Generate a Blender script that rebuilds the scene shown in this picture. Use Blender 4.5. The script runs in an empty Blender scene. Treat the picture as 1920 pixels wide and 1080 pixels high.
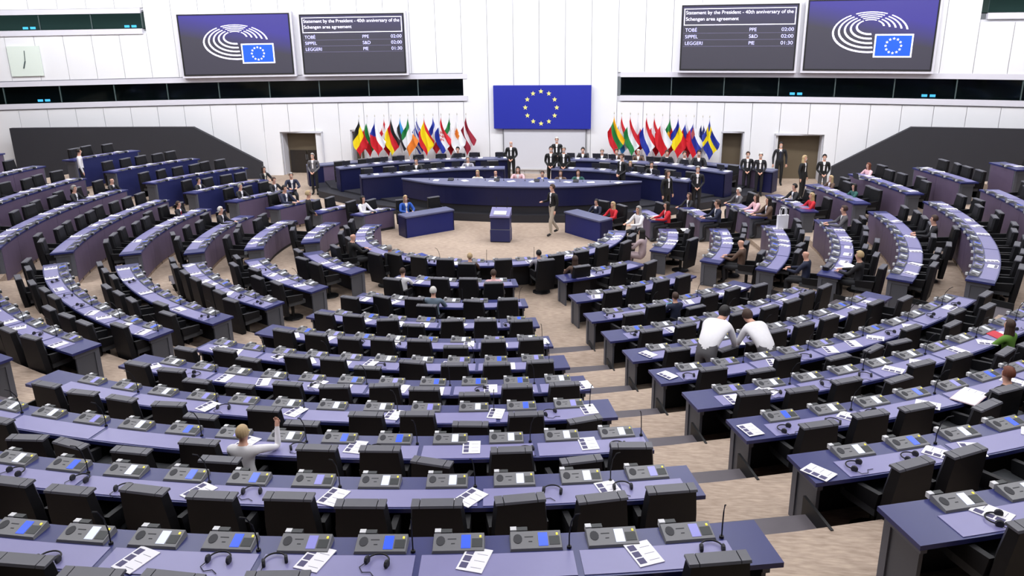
import bpy, math, random
import numpy as np
from math import sin, cos, pi, radians, degrees, atan2, hypot, sqrt
from mathutils import Vector, Matrix
random.seed(7)
sc = bpy.context.scene
COL = sc.collection

# ------------------------------------------------------------------ camera
CAM = np.array([4.5599, -25.8266, 6.5802]); YAW = -.15139; PIT = .31999; ROL = -.016368; FPX = 1570.985
_fw = np.array([sin(YAW)*cos(PIT), cos(YAW)*cos(PIT), -sin(PIT)])
_r0 = np.array([cos(YAW), -sin(YAW), 0.]); _u0 = np.cross(_r0, _fw)
_rt = cos(ROL)*_r0 + sin(ROL)*_u0; _up = -sin(ROL)*_r0 + cos(ROL)*_u0
cam_d = bpy.data.cameras.new('camera'); cam_o = bpy.data.objects.new('camera', cam_d); COL.objects.link(cam_o)
cam_d.sensor_fit = 'HORIZONTAL'; cam_d.sensor_width = 36.0; cam_d.lens = 36.0*FPX/1920.0
cam_d.clip_start = .1; cam_d.clip_end = 300
M = Matrix(((_rt[0], _up[0], -_fw[0], CAM[0]), (_rt[1], _up[1], -_fw[1], CAM[1]), (_rt[2], _up[2], -_fw[2], CAM[2]), (0, 0, 0, 1)))
cam_o.matrix_world = M
sc.camera = cam_o

# ------------------------------------------------------------------ world, lights, exposure
wd = bpy.data.worlds.new('world'); sc.world = wd; wd.use_nodes = True
wd.node_tree.nodes['Background'].inputs[0].default_value = (.85, .9, 1, 1)
wd.node_tree.nodes['Background'].inputs[1].default_value = .25
sc.view_settings.view_transform = 'Standard'; sc.view_settings.look = 'None'
sc.view_settings.exposure = 0.0; sc.view_settings.gamma = 1.0; sc.view_settings.use_curve_mapping = False

def area(name, loc, target, sx, sy, power, color=(.97, .98, 1)):
    l = bpy.data.lights.new(name, 'AREA'); l.shape = 'RECTANGLE'; l.size = sx; l.size_y = sy; l.energy = power; l.color = color
    o = bpy.data.objects.new(name, l); COL.objects.link(o); o.location = loc
    o.rotation_euler = (Vector(target)-Vector(loc)).to_track_quat('-Z', 'Y').to_euler()
    return o
for i, x in enumerate((-14, -5, 5, 14)):
    for j, y in enumerate((-19, -11, -2)):
        area('ceiling_light', (x, y, 11.3), (x, y, 0), 5, 5, (430, 450, 480)[j])
for i, x in enumerate((-20, -12, -4, 4, 12, 20)):  # extra unseen area lights, added to brighten the front wall
    area('added_wall_fill', (x, 5.5-abs(x)*.1, 11.3), (x, 13-x*x/150, 2.2), 6, 1.2, 900)

# ------------------------------------------------------------------ projection helpers (pixel of the 1920x1080 photo -> ray)
def ray(px): return (px[0]-960)/FPX*_rt - (px[1]-540)/FPX*_up + _fw
def onZ(px, z): d = ray(px); return CAM + d*(z-CAM[2])/d[2]
def proj(w):
    v = np.asarray(w, float)-CAM; k = v@_fw
    return 960+FPX*(v@_rt)/k, 540-FPX*(v@_up)/k, k
def wall_y(x): return 13 - x*x/150.
def inview(w, m=120):
    x, y, k = proj(w); return k > 1 and -m < x < 1920+m and -m < y < 1080+m

# ------------------------------------------------------------------ materials
def lin(c):
    c = c/255.; return c/12.92 if c <= .04045 else ((c+.055)/1.055)**2.4
MATS = {}
def mat(name, rgb, rough=.6, metal=0., noise=0., scale=8., emit=None, estr=0., spec=.5, bump=0., alpha=1., coat=0.):
    if name in MATS: return MATS[name]
    m = bpy.data.materials.new(name); m.use_nodes = True; nt = m.node_tree; b = nt.nodes['Principled BSDF']
    base = (lin(rgb[0]), lin(rgb[1]), lin(rgb[2]), 1)
    b.inputs['Base Color'].default_value = base; b.inputs['Roughness'].default_value = rough; b.inputs['Metallic'].default_value = metal
    b.inputs['Specular IOR Level'].default_value = spec
    if coat: b.inputs['Coat Weight'].default_value = coat
    if emit:
        b.inputs['Emission Color'].default_value = (lin(emit[0]), lin(emit[1]), lin(emit[2]), 1); b.inputs['Emission Strength'].default_value = estr
    if noise or bump:
        tc = nt.nodes.new('ShaderNodeTexCoord'); n = nt.nodes.new('ShaderNodeTexNoise'); n.inputs['Scale'].default_value = scale; n.inputs['Detail'].default_value = 5
        nt.links.new(tc.outputs['Object'], n.inputs['Vector'])
        if noise:
            r = nt.nodes.new('ShaderNodeMapRange'); r.inputs[3].default_value = 1-noise; r.inputs[4].default_value = 1+noise
            nt.links.new(n.outputs['Fac'], r.inputs[0])
            mx = nt.nodes.new('ShaderNodeMix'); mx.data_type = 'RGBA'; mx.blend_type = 'MULTIPLY'; mx.inputs[0].default_value = 1
            mx.inputs[6].default_value = base; nt.links.new(r.outputs[0], mx.inputs[7]); nt.links.new(mx.outputs[2], b.inputs['Base Color'])
        if bump:
            bp = nt.nodes.new('ShaderNodeBump'); bp.inputs['Strength'].default_value = bump; bp.inputs['Distance'].default_value = .01
            nt.links.new(n.outputs['Fac'], bp.inputs['Height']); nt.links.new(bp.outputs[0], b.inputs['Normal'])
    MATS[name] = m; return m

def carpet():
    m = bpy.data.materials.new('beige_carpet'); m.use_nodes = True; nt = m.node_tree; b = nt.nodes['Principled BSDF']
    tc = nt.nodes.new('ShaderNodeTexCoord'); mp = nt.nodes.new('ShaderNodeMapping'); mp.inputs['Scale'].default_value = (3, 14, 8)
    n = nt.nodes.new('ShaderNodeTexNoise'); n.inputs['Scale'].default_value = 2.2; n.inputs['Detail'].default_value = 8
    n2 = nt.nodes.new('ShaderNodeTexNoise'); n2.inputs['Scale'].default_value = .5
    cr = nt.nodes.new('ShaderNodeValToRGB'); cr.color_ramp.elements[0].color = (lin(140), lin(121), lin(106), 1); cr.color_ramp.elements[1].color = (lin(196), lin(176), lin(158), 1)
    cr.color_ramp.elements[0].position = .3; cr.color_ramp.elements[1].position = .7
    ad = nt.nodes.new('ShaderNodeMath'); ad.operation = 'MULTIPLY_ADD'; ad.inputs[1].default_value = .4
    nt.links.new(tc.outputs['Object'], mp.inputs[0]); nt.links.new(mp.outputs[0], n.inputs['Vector']); nt.links.new(tc.outputs['Object'], n2.inputs['Vector'])
    sb = nt.nodes.new('ShaderNodeMath'); sb.operation = 'MULTIPLY'; sb.inputs[1].default_value = .6
    nt.links.new(n.outputs['Fac'], sb.inputs[0]); nt.links.new(n2.outputs['Fac'], ad.inputs[0]); nt.links.new(sb.outputs[0], ad.inputs[2])
    nt.links.new(ad.outputs[0], cr.inputs[0]); nt.links.new(cr.outputs[0], b.inputs['Base Color']); b.inputs['Roughness'].default_value = .8
    return m
CARPET = carpet()
NAVY = mat('navy_desk', (42, 47, 104), .34, noise=.06, scale=3)
PAD = mat('lavender_pad', (130, 127, 172), .36, noise=.05, scale=5)
PURP = mat('purple_panel', (96, 82, 108), .5, noise=.1, scale=1.5)
BLUEP = mat('blue_panel', (34, 40, 92), .45, noise=.08, scale=2)
DNAVY = mat('podium_navy', (8, 14, 62), .45, noise=.1, scale=1.5)
ENDP = mat('grey_end_panel', (88, 90, 100), .5, noise=.06)
ENDP2 = mat('dark_end_panel', (78, 80, 88), .5, noise=.06)
DARK = mat('charcoal', (38, 38, 45), .6, noise=.08)
BLACK = mat('black', (14, 14, 17), .6)
CAPD = None
FAB = mat('black_fabric', (15, 15, 19), .55, spec=.3, noise=.15, scale=30)
CAPM = mat('grey_leather_edge', (88, 88, 96), .45, noise=.08)
SEATM = mat('grey_seat', (64, 66, 70), .6, noise=.1)
CONS = mat('console_grey', (112, 112, 116), .42, noise=.04)
SPKR = mat('speaker_dark', (48, 48, 54), .7)
SCRW = mat('screen_white', (200, 205, 220), .3, emit=(196, 204, 226), estr=.55)
SCRV = mat('screen_violet', (120, 118, 180), .3, emit=(120, 118, 186), estr=.6)
SCRB = mat('screen_blue', (40, 70, 200), .3, emit=(48, 84, 214), estr=.9)
KEYP = mat('keypad_dark', (40, 44, 46), .5)
LEDY = mat('led_yellow', (220, 200, 60), .4, emit=(230, 210, 60), estr=1.0)
CARD = mat('reader_white', (205, 205, 208), .4)
WHITE = mat('white_panel', (232, 232, 236), .55, noise=.015, scale=.7)
WALLB = mat('wall_joint', (206, 206, 212), .7)
LEDGE = mat('pale_ledge', (214, 212, 222), .6)
GLASS = mat('dark_booth_glass', (10, 14, 18), .12, spec=.5)
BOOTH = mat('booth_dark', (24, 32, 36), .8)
BOOTHU = mat('booth_grey_green_glow', (104, 122, 116), .8, emit=(70, 88, 84), estr=.45)  # emission on the booth back stands in for lighting inside the upper booths
FRAME = mat('thin_frame', (70, 84, 84), .5)
CYAN = mat('cyan_digits', (90, 190, 240), .4, emit=(90, 190, 240), estr=1.6)
PARAP = mat('black_parapet', (40, 40, 47), .7, noise=.08, scale=2)
BROWN = mat('brown_door', (98, 86, 68), .6, noise=.06, scale=2)
BROWND = mat('dark_door_glass', (38, 34, 32), .25)
PAPER = mat('white_paper', (236, 234, 240), .7)
INK = mat('print_ink', (78, 74, 110), .7)
STEPG = mat('dark_step', (92, 86, 92), .7, noise=.08)
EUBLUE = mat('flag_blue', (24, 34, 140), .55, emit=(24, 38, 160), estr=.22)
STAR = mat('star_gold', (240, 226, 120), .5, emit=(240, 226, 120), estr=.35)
BOARD = mat('pale_board', (206, 206, 214), .6)

# ------------------------------------------------------------------ mesh builder
class MB:
    def __init__(s): s.v = []; s.f = []; s.m = []
    def quad(s, a, b, c, d, m=0):
        n = len(s.v); s.v += [a, b, c, d]; s.f.append((n, n+1, n+2, n+3)); s.m.append(m)
    def poly(s, pts, m=0):
        n = len(s.v); s.v += list(pts); s.f.append(tuple(range(n, n+len(pts)))); s.m.append(m)
    def hexa(s, p, m=0):      # 8 points: bottom 0-3 ccw, top 4-7
        n = len(s.v); s.v += [tuple(q) for q in p]
        for f in ((3, 2, 1, 0), (4, 5, 6, 7), (0, 1, 5, 4), (1, 2, 6, 5), (2, 3, 7, 6), (3, 0, 4, 7)):
            s.f.append(tuple(n+i for i in f)); s.m.append(m)
        return s
    def box(s, x0, x1, y0, y1, z0, z1, m=0):
        return s.hexa([(x0, y0, z0), (x1, y0, z0), (x1, y1, z0), (x0, y1, z0), (x0, y0, z1), (x1, y0, z1), (x1, y1, z1), (x0, y1, z1)], m)
    def prism(s, pts, z0, z1, m=0):   # pts ccw outline in xy
        n = len(s.v); k = len(pts)
        s.v += [(p[0], p[1], z0) for p in pts] + [(p[0], p[1], z1) for p in pts]
        s.f.append(tuple(n+i for i in reversed(range(k)))); s.m.append(m)
        s.f.append(tuple(n+k+i for i in range(k))); s.m.append(m)
        for i in range(k):
            j = (i+1) % k; s.f.append((n+i, n+j, n+k+j, n+k+i)); s.m.append(m)
        return s
    def strip(s, inner, outer, z0, z1, m=0):   # closed slab between two polylines (same length)
        n = len(s.v); k = len(inner)
        for z in (z0, z1): s.v += [(p[0], p[1], z) for p in inner]; s.v += [(p[0], p[1], z) for p in outer]
        I0, O0, I1, O1 = n, n+k, n+2*k, n+3*k
        for i in range(k-1):
            for f in ((I1+i, O1+i, O1+i+1, I1+i+1), (I0+i+1, O0+i+1, O0+i, I0+i), (I0+i, I1+i, I1+i+1, I0+i+1), (O0+i+1, O1+i+1, O1+i, O0+i)):
                s.f.append(f); s.m.append(m)
        s.f.append((I0, O0, O1, I1)); s.f.append((O0+k-1, I0+k-1, I1+k-1, O1+k-1)); s.m += [m, m]
        return s
    def tube(s, path, r, seg=6, m=0, close=False):
        n = len(s.v); k = len(path); P = [Vector(p) for p in path]
        rr = r if isinstance(r, (list, tuple)) else [r]*k
        for i, p in enumerate(P):
            t = (P[min(i+1, k-1)]-P[max(i-1, 0)]).normalized()
            a = Vector((0, 0, 1)) if abs(t.z) < .9 else Vector((1, 0, 0)); u = t.cross(a).normalized(); w = t.cross(u)
            for j in range(seg): s.v.append(tuple(p+(u*cos(2*pi*j/seg)+w*sin(2*pi*j/seg))*rr[i]))
        for i in range(k-1):
            for j in range(seg):
                q = (j+1) % seg; s.f.append((n+i*seg+j, n+i*seg+q, n+(i+1)*seg+q, n+(i+1)*seg+j)); s.m.append(m)
        s.f.append(tuple(n+j for j in reversed(range(seg)))); s.f.append(tuple(n+(k-1)*seg+j for j in range(seg))); s.m += [m, m]
        return s
    def lathe(s, prof, seg=10, m=0, c=(0, 0)):
        path = [(c[0], c[1], z) for r, z in prof]; n = len(s.v); k = len(prof)
        for r, z in prof:
            for j in range(seg): s.v.append((c[0]+r*cos(2*pi*j/seg), c[1]+r*sin(2*pi*j/seg), z))
        for i in range(k-1):
            for j in range(seg):
                q = (j+1) % seg; s.f.append((n+i*seg+j, n+i*seg+q, n+(i+1)*seg+q, n+(i+1)*seg+j)); s.m.append(m)
        s.f.append(tuple(n+j for j in reversed(range(seg)))); s.f.append(tuple(n+(k-1)*seg+j for j in range(seg))); s.m += [m, m]
        return s
    def mesh(s, name, mats, org=(0, 0, 0), smooth=False):
        me = bpy.data.meshes.new(name)
        me.from_pydata([(a-org[0], b-org[1], c-org[2]) for a, b, c in s.v], [], s.f)
        for m in mats: me.materials.append(m)
        me.polygons.foreach_set('material_index', s.m)
        if smooth: me.polygons.foreach_set('use_smooth', [True]*len(s.f))
        me.update(); return me
    def build(s, name, mats, parent=None, org=(0, 0, 0), smooth=False, loc=None):
        if not isinstance(mats, (list, tuple)): mats = [mats]
        o = bpy.data.objects.new(name, s.mesh(name, mats, org, smooth)); COL.objects.link(o)
        if parent: o.parent = parent
        o.location = loc if loc is not None else ((0, 0, 0) if parent else org)
        return o
def obj(name, me, parent=None, loc=(0, 0, 0), rz=0., scale=None):
    o = bpy.data.objects.new(name, me); COL.objects.link(o)
    if parent: o.parent = parent
    o.location = loc; o.rotation_euler = (0, 0, rz)
    if scale: o.scale = scale if isinstance(scale, tuple) else (scale,)*3
    return o
def empty(name, loc=(0, 0, 0), rz=0.):
    o = bpy.data.objects.new(name, None); COL.objects.link(o); o.location = loc; o.rotation_euler = (0, 0, rz); o.empty_display_size = .2; return o
def tag(o, label=None, cat=None, group=None, kind=None):
    if label: o['label'] = label
    if cat: o['category'] = cat
    if group: o['group'] = group
    if kind: o['kind'] = kind
    return o
ORD = ['zeroth', 'first', 'second', 'third', 'fourth', 'fifth', 'sixth', 'seventh', 'eighth', 'ninth', 'tenth', 'eleventh', 'twelfth', 'thirteenth', 'fourteenth', 'fifteenth', 'sixteenth', 'seventeenth', 'eighteenth', 'nineteenth', 'twentieth', 'twenty-first', 'twenty-second', 'twenty-third', 'twenty-fourth', 'twenty-fifth', 'twenty-sixth', 'twenty-seventh', 'twenty-eighth']

# ------------------------------------------------------------------ hemicycle geometry
ROWS = 'KJIHGFEDCBA'
ZT = [0.0, -.04, -.02, .098, .2997, .5676, .8908, 1.2584, 1.6594, 2.0828, 2.5176]
R0, PIT_R, DEP = 3.874, 1.65, .574
DH = .72
ZF = [-.75, -.75, -.74] + [z-DH for z in ZT[3:]]
def shrink(ph):
    if ph > 57: return 1-.045*min((ph-57)/38., 1.25)
    if ph < -57:
        a = -ph; return 1-.07*min((a-57)/38., 1) - (.08*min((a-95)/18., 1.6) if a > 95 else 0)
    return 1.
def P2(r, ph):
    q = r*shrink(ph); a = radians(ph); return (q*sin(a), -q*cos(a))
def arc(r, a, b, n): return [P2(r, a+(b-a)*i/n) for i in range(n+1)]
def rk(k): return R0+PIT_R*k
def off(ph0, s, k, w): return ph0 + s*degrees(math.asin(min(.9, w/(rk(k)+.3))))
WEND_R = {1: 121, 2: 118, 3: 114, 4: 114, 5: 114, 6: 113, 7: 107.5, 8: 101.5}
WEND_L = {1: 121, 2: 118, 3: 113, 4: 113.5, 5: 114, 6: 115, 7: 111, 8: 106}
BLOCKS = []   # (block, k, phi_a, phi_b)
for k in range(1, 11):
    BLOCKS.append(('centre block', k, -16.8, 16.0))
    BLOCKS.append(('right block', k, off(16.0, 1, k, 1.13), 52.8))
    BLOCKS.append(('left block', k, -55.2, off(-16.8, -1, k, 1.18)))
    BLOCKS.append(('far-right block', k, off(52.8, 1, k, 1.32), 93))
    BLOCKS.append(('far-left block', k, -92.5, off(-55.2, -1, k, 1.12)))
    if k in WEND_R: BLOCKS.append(('right wing', k, off(93, 1, k, 1.1), WEND_R[k]))
    if k in WEND_L: BLOCKS.append(('left wing', k, -WEND_L[k], off(-92.5, -1, k, 1.25)))
BLOCKS.append(('innermost ring', 0, -89, 87))

# ------------------------------------------------------------------ floor and tiers
fl = MB().box(-27, 27, -31, 16.2, -.95, -.75).build('floor', CARPET); tag(fl, kind='structure')
for k in range(3, 11):
    a, b = (-116, 115) if k <= 6 else ((-111, 108) if k == 7 else ((-106, 103) if k == 8 else (-95, 95)))
    lo = ZF[k-1]-.2 if k > 3 else -.9
    re = lambda kk, e: (rk(kk)-e) if kk < 11 else rk(10)+3.2
    for (pa, pb, e) in ((a, -57, -.03), (-57, 54.5, .75 if k > 3 else -.03), (54.5, b, -.03)):
        n = max(6, int((pb-pa)/3))
        MB().strip(arc(re(k, e), pa, pb, n), arc(re(k+1, e if k > 2 else .05), pa, pb, n), lo, ZF[k]).build('tier', [CARPET], fl)
# aisle steps: intermediate dark treads and black cheek plates
def aisle(base, side, w, name, label):
    root = empty(name, (0, 0, ZF[3])); tag(root, label, 'steps')
    a = radians(base); er = np.array([sin(a), -cos(a)]); et = np.array([cos(a), sin(a)])*side
    for k in range(4, 11):
        q = shrink(base); r = rk(k)*q
        lo, hi = ZF[k-1], ZF[k]; md = (lo+hi)/2
        def bx(ra, rb, z0, z1, w0=-.02, w1=w+.04):
            pts = [er*ra+et*w0, er*rb+et*w0, er*rb+et*w1, er*ra+et*w1]
            if side < 0: pts = pts[::-1]
            m_ = MB(); m_.prism(pts, z0, z1); return m_
        md = lo+.68*(hi-lo)
        bx(r-1.22, r-.75, lo-.02, md, .0, w).build('step', [STEPG], root, org=(0, 0, ZF[3]))
        wo = w if side > 0 else -.06
        A, B = er*(r-1.3)+et*wo, er*(r-.72)+et*wo; tt = et*.03
        lowz = lo-.02
        pts = [(A[0], A[1], lowz), (B[0], B[1], lowz), (B[0], B[1], hi+.01), (A[0], A[1], hi+.03)]
        p2_ = [(x+tt[0], y+tt[1], z) for x, y, z in pts]
        cz = MB(); cz.poly(pts); cz.poly(p2_[::-1])
        for i in range(4): j = (i+1) % 4; cz.quad(pts[i], p2_[i], p2_[j], pts[j])
        cz.build('cheek', [BLACK], root, org=(0, 0, ZF[3]))
aisle(16.0, 1, 1.13, 'aisle_steps', 'stepped beige aisle between the centre block and the right block')
aisle(-16.8, -1, 1.18, 'aisle_steps', 'stepped beige aisle between the centre block and the left block')
aisle(52.8, 1, 1.3, 'aisle_steps', 'stepped beige aisle between the right block and the far-right block')
aisle(-55.2, -1, 1.12, 'aisle_steps', 'stepped beige aisle between the left block and the far-left block')

# ------------------------------------------------------------------ room shell
def wallpt(x, o=0.): return (x, wall_y(x)-o)
wf = empty('wall_front', (0, 13, -.75)); tag(wf, kind='structure')
WORG = (0, 13, -.75)
XS = [.05+1.175*i for i in range(-21, 22)]
def wslab(x0, x1, z0, z1, o0, o1, mats, name, parent=wf, org=WORG, n=1):
    xs = [x0+(x1-x0)*i/n for i in range(n+1)]
    return MB().strip([wallpt(x, o1) for x in xs], [wallpt(x, o0) for x in xs], z0, z1).build(name, mats, parent, org=org)
DOORC = {9: 1.25, 10: 1.25, 7: 1.3, -11: 1.25, -10: 1.25, -8: 1.3}
for i in range(-23, 22):
    x0, x1 = .05+1.175*i+.012, .05+1.175*(i+1)-.012
    xm = (x0+x1)/2; inner = (-3.3 < xm < 3.7)
    zb = -.75
    if i in DOORC: zb = DOORC[i]+.05
    spans = []
    if inner: spans = [(zb, 11.2)]
    else:
        spans = [(zb, 2.6)]
        if abs(xm) > 17.6: spans += [(3.9, 5.85), (6.95, 11.2)]
        else: spans += [(3.9, 11.2)]
    for z0, z1 in spans: wslab(x0, x1, z0, z1, -.02, .03, [WHITE], 'wall_panel')
    for z0, z1 in (((zb, 11.2),) if inner else ((zb, 2.85), (3.7, 5.95) if abs(xm) > 17.6 else (3.7, 11.2), (6.85, 11.2))):
        wslab(x0-.012, x1+.012, z0, z1, -.12, -.03, [WALLB], 'wall_backing')
# door recesses (structure)
def door(n, x0, x1, zt, leaf, lbl):
    g = empty('door_%d' % n, ((x0+x1)/2, wall_y((x0+x1)/2), -.75)); tag(g, kind='structure'); og = tuple(g.location)
    y0 = wall_y((x0+x1)/2)
    MB().box(x0, x1, y0+.55, y0+.6, -.75, zt).build('door_back', [BROWN], g, org=og)
    MB().box(x0-.03, x0+.02, y0-.02, y0+.55, -.75, zt).build('door_jamb', [BOARD], g, org=og)
    MB().box(x1-.02, x1+.03, y0-.02, y0+.55, -.75, zt).build('door_jamb', [BOARD], g, org=og)
    MB().box(x0-.03, x1+.03, y0-.02, y0+.55, zt-.02, zt+.06).build('door_lintel', [BOARD], g, org=og)
    if leaf:
        w = (x1-x0-.3)/2
        for j in range(2):
            MB().box(x0+.12+j*(w+.05), x0+.12+j*(w+.05)+w, y0+.45, y0+.5, -.72, .35).build('door_leaf', [BROWND], g, org=og)
            MB().box(x0+.12+w-.03+j*.08, x0+.12+w-.01+j*.08, y0+.41, y0+.45, -.1, .15).build('door_handle', [CONS], g, org=og)
door(1, -12.15, -10.2, 1.25, True, ''); door(2, -8.85, -8.25, 1.3, False, ''); door(3, 8.24, 9.16, 1.3, False, ''); door(4, 10.48, 12.45, 1.26, False, '')
for (xa, xb, zt) in ((.05+1.175*-11, -12.18, 1.3), (-10.17, .05+1.175*-9, 1.3), (.05+1.175*-8, -8.88, 1.35), (-8.22, .05+1.175*-7, 1.35), (9.19, .05+1.175*8, 1.35), (12.48, .05+1.175*11, 1.3), (.05+1.175*7-.0, 8.21+.07, 1.35)):
    wslab(min(xa, xb), max(xa, xb), -.75, zt, -.1, .03, [WHITE], 'wall_panel')

# interpreters' window bands
def band(n, x0, x1, z0, z1, nm, clocks, people, pan=2.35):
    g = empty('window_%d' % n, ((x0+x1)/2, wall_y((x0+x1)/2), z0)); tag(g, kind='structure'); og = tuple(g.location)
    N = max(2, int(round((x1-x0)/pan)))
    wslab(x0, x1, z0-.25, z0-.02, -.1, .1, [LEDGE], 'window_sill', g, og, n=N*2)
    wslab(x0, x1, z1+.0, z1+.22, -.1, .06, [LEDGE], 'window_head', g, og, n=N*2)
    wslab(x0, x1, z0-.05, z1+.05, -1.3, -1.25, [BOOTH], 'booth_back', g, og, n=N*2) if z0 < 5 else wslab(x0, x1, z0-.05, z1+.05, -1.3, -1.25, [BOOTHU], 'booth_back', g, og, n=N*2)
    wslab(x0, x1, z0-.05, z0-.02, -1.3, 0, [BOOTH], 'booth_counter', g, og, n=N*2)
    wslab(x0, x1, z1+.02, z1+.05, -1.3, 0, [BOOTH], 'booth_ceiling', g, og, n=N*2)
    for i in range(N):
        a, b = x0+(x1-x0)*i/N, x0+(x1-x0)*(i+1)/N
        p = wslab(a+.015, b-.015, z0, z1, -.02, 0, [GLASSM], 'window_pane', g, og)
        wslab(b-.02, b+.02, z0, z1, -.05, .01, [FRAME], 'window_mullion', g, og)
    for c in clocks:
        for dx in (-.22, .08):
            wslab(c+dx, c+dx+.2, z0+.03, z0+.13, -.3, -.27, [CYAN], 'clock_digits', g, og)
    return g
def glass_mat():
    m = bpy.data.materials.new('booth_glass'); m.use_nodes = True; nt = m.node_tree
    nt.nodes.remove(nt.nodes['Principled BSDF']); out = nt.nodes['Material Output']
    t = nt.nodes.new('ShaderNodeBsdfTransparent'); t.inputs[0].default_value = (.75, .85, .86, 1)
    gl = nt.nodes.new('ShaderNodeBsdfGlossy'); gl.inputs['Roughness'].default_value = .05; gl.inputs[0].default_value = (.6, .7, .72, 1)
    fr = nt.nodes.new('ShaderNodeFresnel'); fr.inputs[0].default_value = 1.35
    mx = nt.nodes.new('ShaderNodeMixShader'); nt.links.new(fr.outputs[0], mx.inputs[0]); nt.links.new(t.outputs[0], mx.inputs[1]); nt.links.new(gl.outputs[0], mx.inputs[2]); nt.links.new(mx.outputs[0], out.inputs[0])
    return m
GLASSM = glass_mat()
band(1, -26.2, -3.28, 2.9, 3.64, 'lower left', (-22.55,), 0)
band(2, 3.7, 26.2, 2.9, 3.68, 'lower right', (11.2, 16.3), 0)
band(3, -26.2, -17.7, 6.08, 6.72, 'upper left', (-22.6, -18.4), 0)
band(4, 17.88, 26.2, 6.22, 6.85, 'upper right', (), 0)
# side walls, back wall, ceiling
REAR = mat('dark_rear_wall', (70, 68, 72), .8)
tag(MB().box(-27.3, -27, -31, 16, -.95, 11.3).build('wall_left', [REAR]), kind='structure')
tag(MB().box(27, 27.3, -31, 16, -.95, 11.3).build('wall_right', [REAR]), kind='structure')
tag(MB().box(-27.3, 27.3, -31.3, -31, -.95, 11.3).build('wall_back', [REAR]), kind='structure')
tag(MB().box(-27.3, 27.3, -31.3, 16.3, 11.5, 11.7).build('ceiling', [WHITE]), kind='structure')

# black side parapets with sloping ends
def parapet(n, pts, name):
    # pts: list of (x, ztop) along the wall at 0.9 m in front of it
    m_ = MB()
    og = (pts[0][0], wall_y(pts[0][0])-.9, -.75)
    for (xa, za), (xb, zb) in zip(pts, pts[1:]):
        N = 6
        for i in range(N):
            x0, x1 = xa+(xb-xa)*i/N, xa+(xb-xa)*(i+1)/N; z0, z1 = za+(zb-za)*i/N, za+(zb-za)*(i+1)/N
            A, B, C_, D = wallpt(x0, .9), wallpt(x1, .9), wallpt(x1, .7), wallpt(x0, .7)
            m_.hexa([(*A, -.75), (*B, -.75), (*C_, -.75), (*D, -.75), (*A, z0), (*B, z1), (*C_, z1), (*D, z0)])
    tag(m_.build('trim_%d' % n, [PARAP], org=og), kind='structure')
parapet(1, [(-23.4, 1.9), (-15.7, 1.72), (-12.8, .02)], 'l')
parapet(2, [(12.72, .08), (15.55, 1.83), (24.5, 1.95)], 'r')

# ------------------------------------------------------------------ chairs
def chair_parts():
    m1 = MB()   # backrest shell, chair faces -Y
    zs = [(.16, .262, .27, .13), (.45, .268, .30, .15), (.75, .258, .33, .15), (1.0, .235, .36, .14)]   # z, halfwidth, ycenter, thickness
    pr = []
    for z, w, y, t in zs:
        pr.append([(-w+.05, y-t/2, z), (w-.05, y-t/2, z), (w, y-t/2+.05, z), (w-.02, y+t/2, z), (-w+.02, y+t/2, z), (-w, y-t/2+.05, z)])
    for a, b in zip(pr, pr[1:]):
        n = len(m1.v); m1.v += a+b
        for i in range(6): j = (i+1) % 6; m1.f.append((n+i, n+j, n+6+j, n+6+i)); m1.m.append(0)
    m1.poly(pr[0][::-1]); m1.poly(pr[-1])
    m2 = MB()
    for x0, x1 in ((-.23, -.158), (-.15, .15), (.158, .23)):
        m2.hexa([(x0, .29, 1.0), (x1, .29, 1.0), (x1, .43, 1.0), (x0, .43, 1.0), (x0, .30, 1.025), (x1, .30, 1.025), (x1, .42, 1.02), (x0, .42, 1.02)])
    m3 = MB().prism([(-.24, -.25), (.24, -.25), (.26, -.1), (.25, .22), (-.25, .22), (-.26, -.1)], .40, .49)
    m4 = MB().lathe([(.04, .05), (.045, .4)], 8).lathe([(.25, 0), (.24, .03), (.06, .06)], 10)
    m5 = MB()
    m5.hexa([(-.03, -.16, .50), (.03, -.16, .5), (.03, .24, .5), (-.03, .24, .5), (-.03, -.18, .64), (.03, -.18, .64), (.03, .27, .68), (-.03, .27, .68)])
    return dict(backrest=m1.mesh('backrest', [FAB]), top_edge=m2.mesh('top_edge', [CAPM]), seat=m3.mesh('seat', [SEATM]), pedestal=m4.mesh('pedestal', [BLACK]), armrest=m5.mesh('armrest', [FAB]))
CH = chair_parts()
CHAIRS = []     # dict(x,y,z,rz,label,d)
def add_chair(x, y, z, rz, label): CHAIRS.append(dict(x=x, y=y, z=z, rz=rz, label=label))

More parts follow.
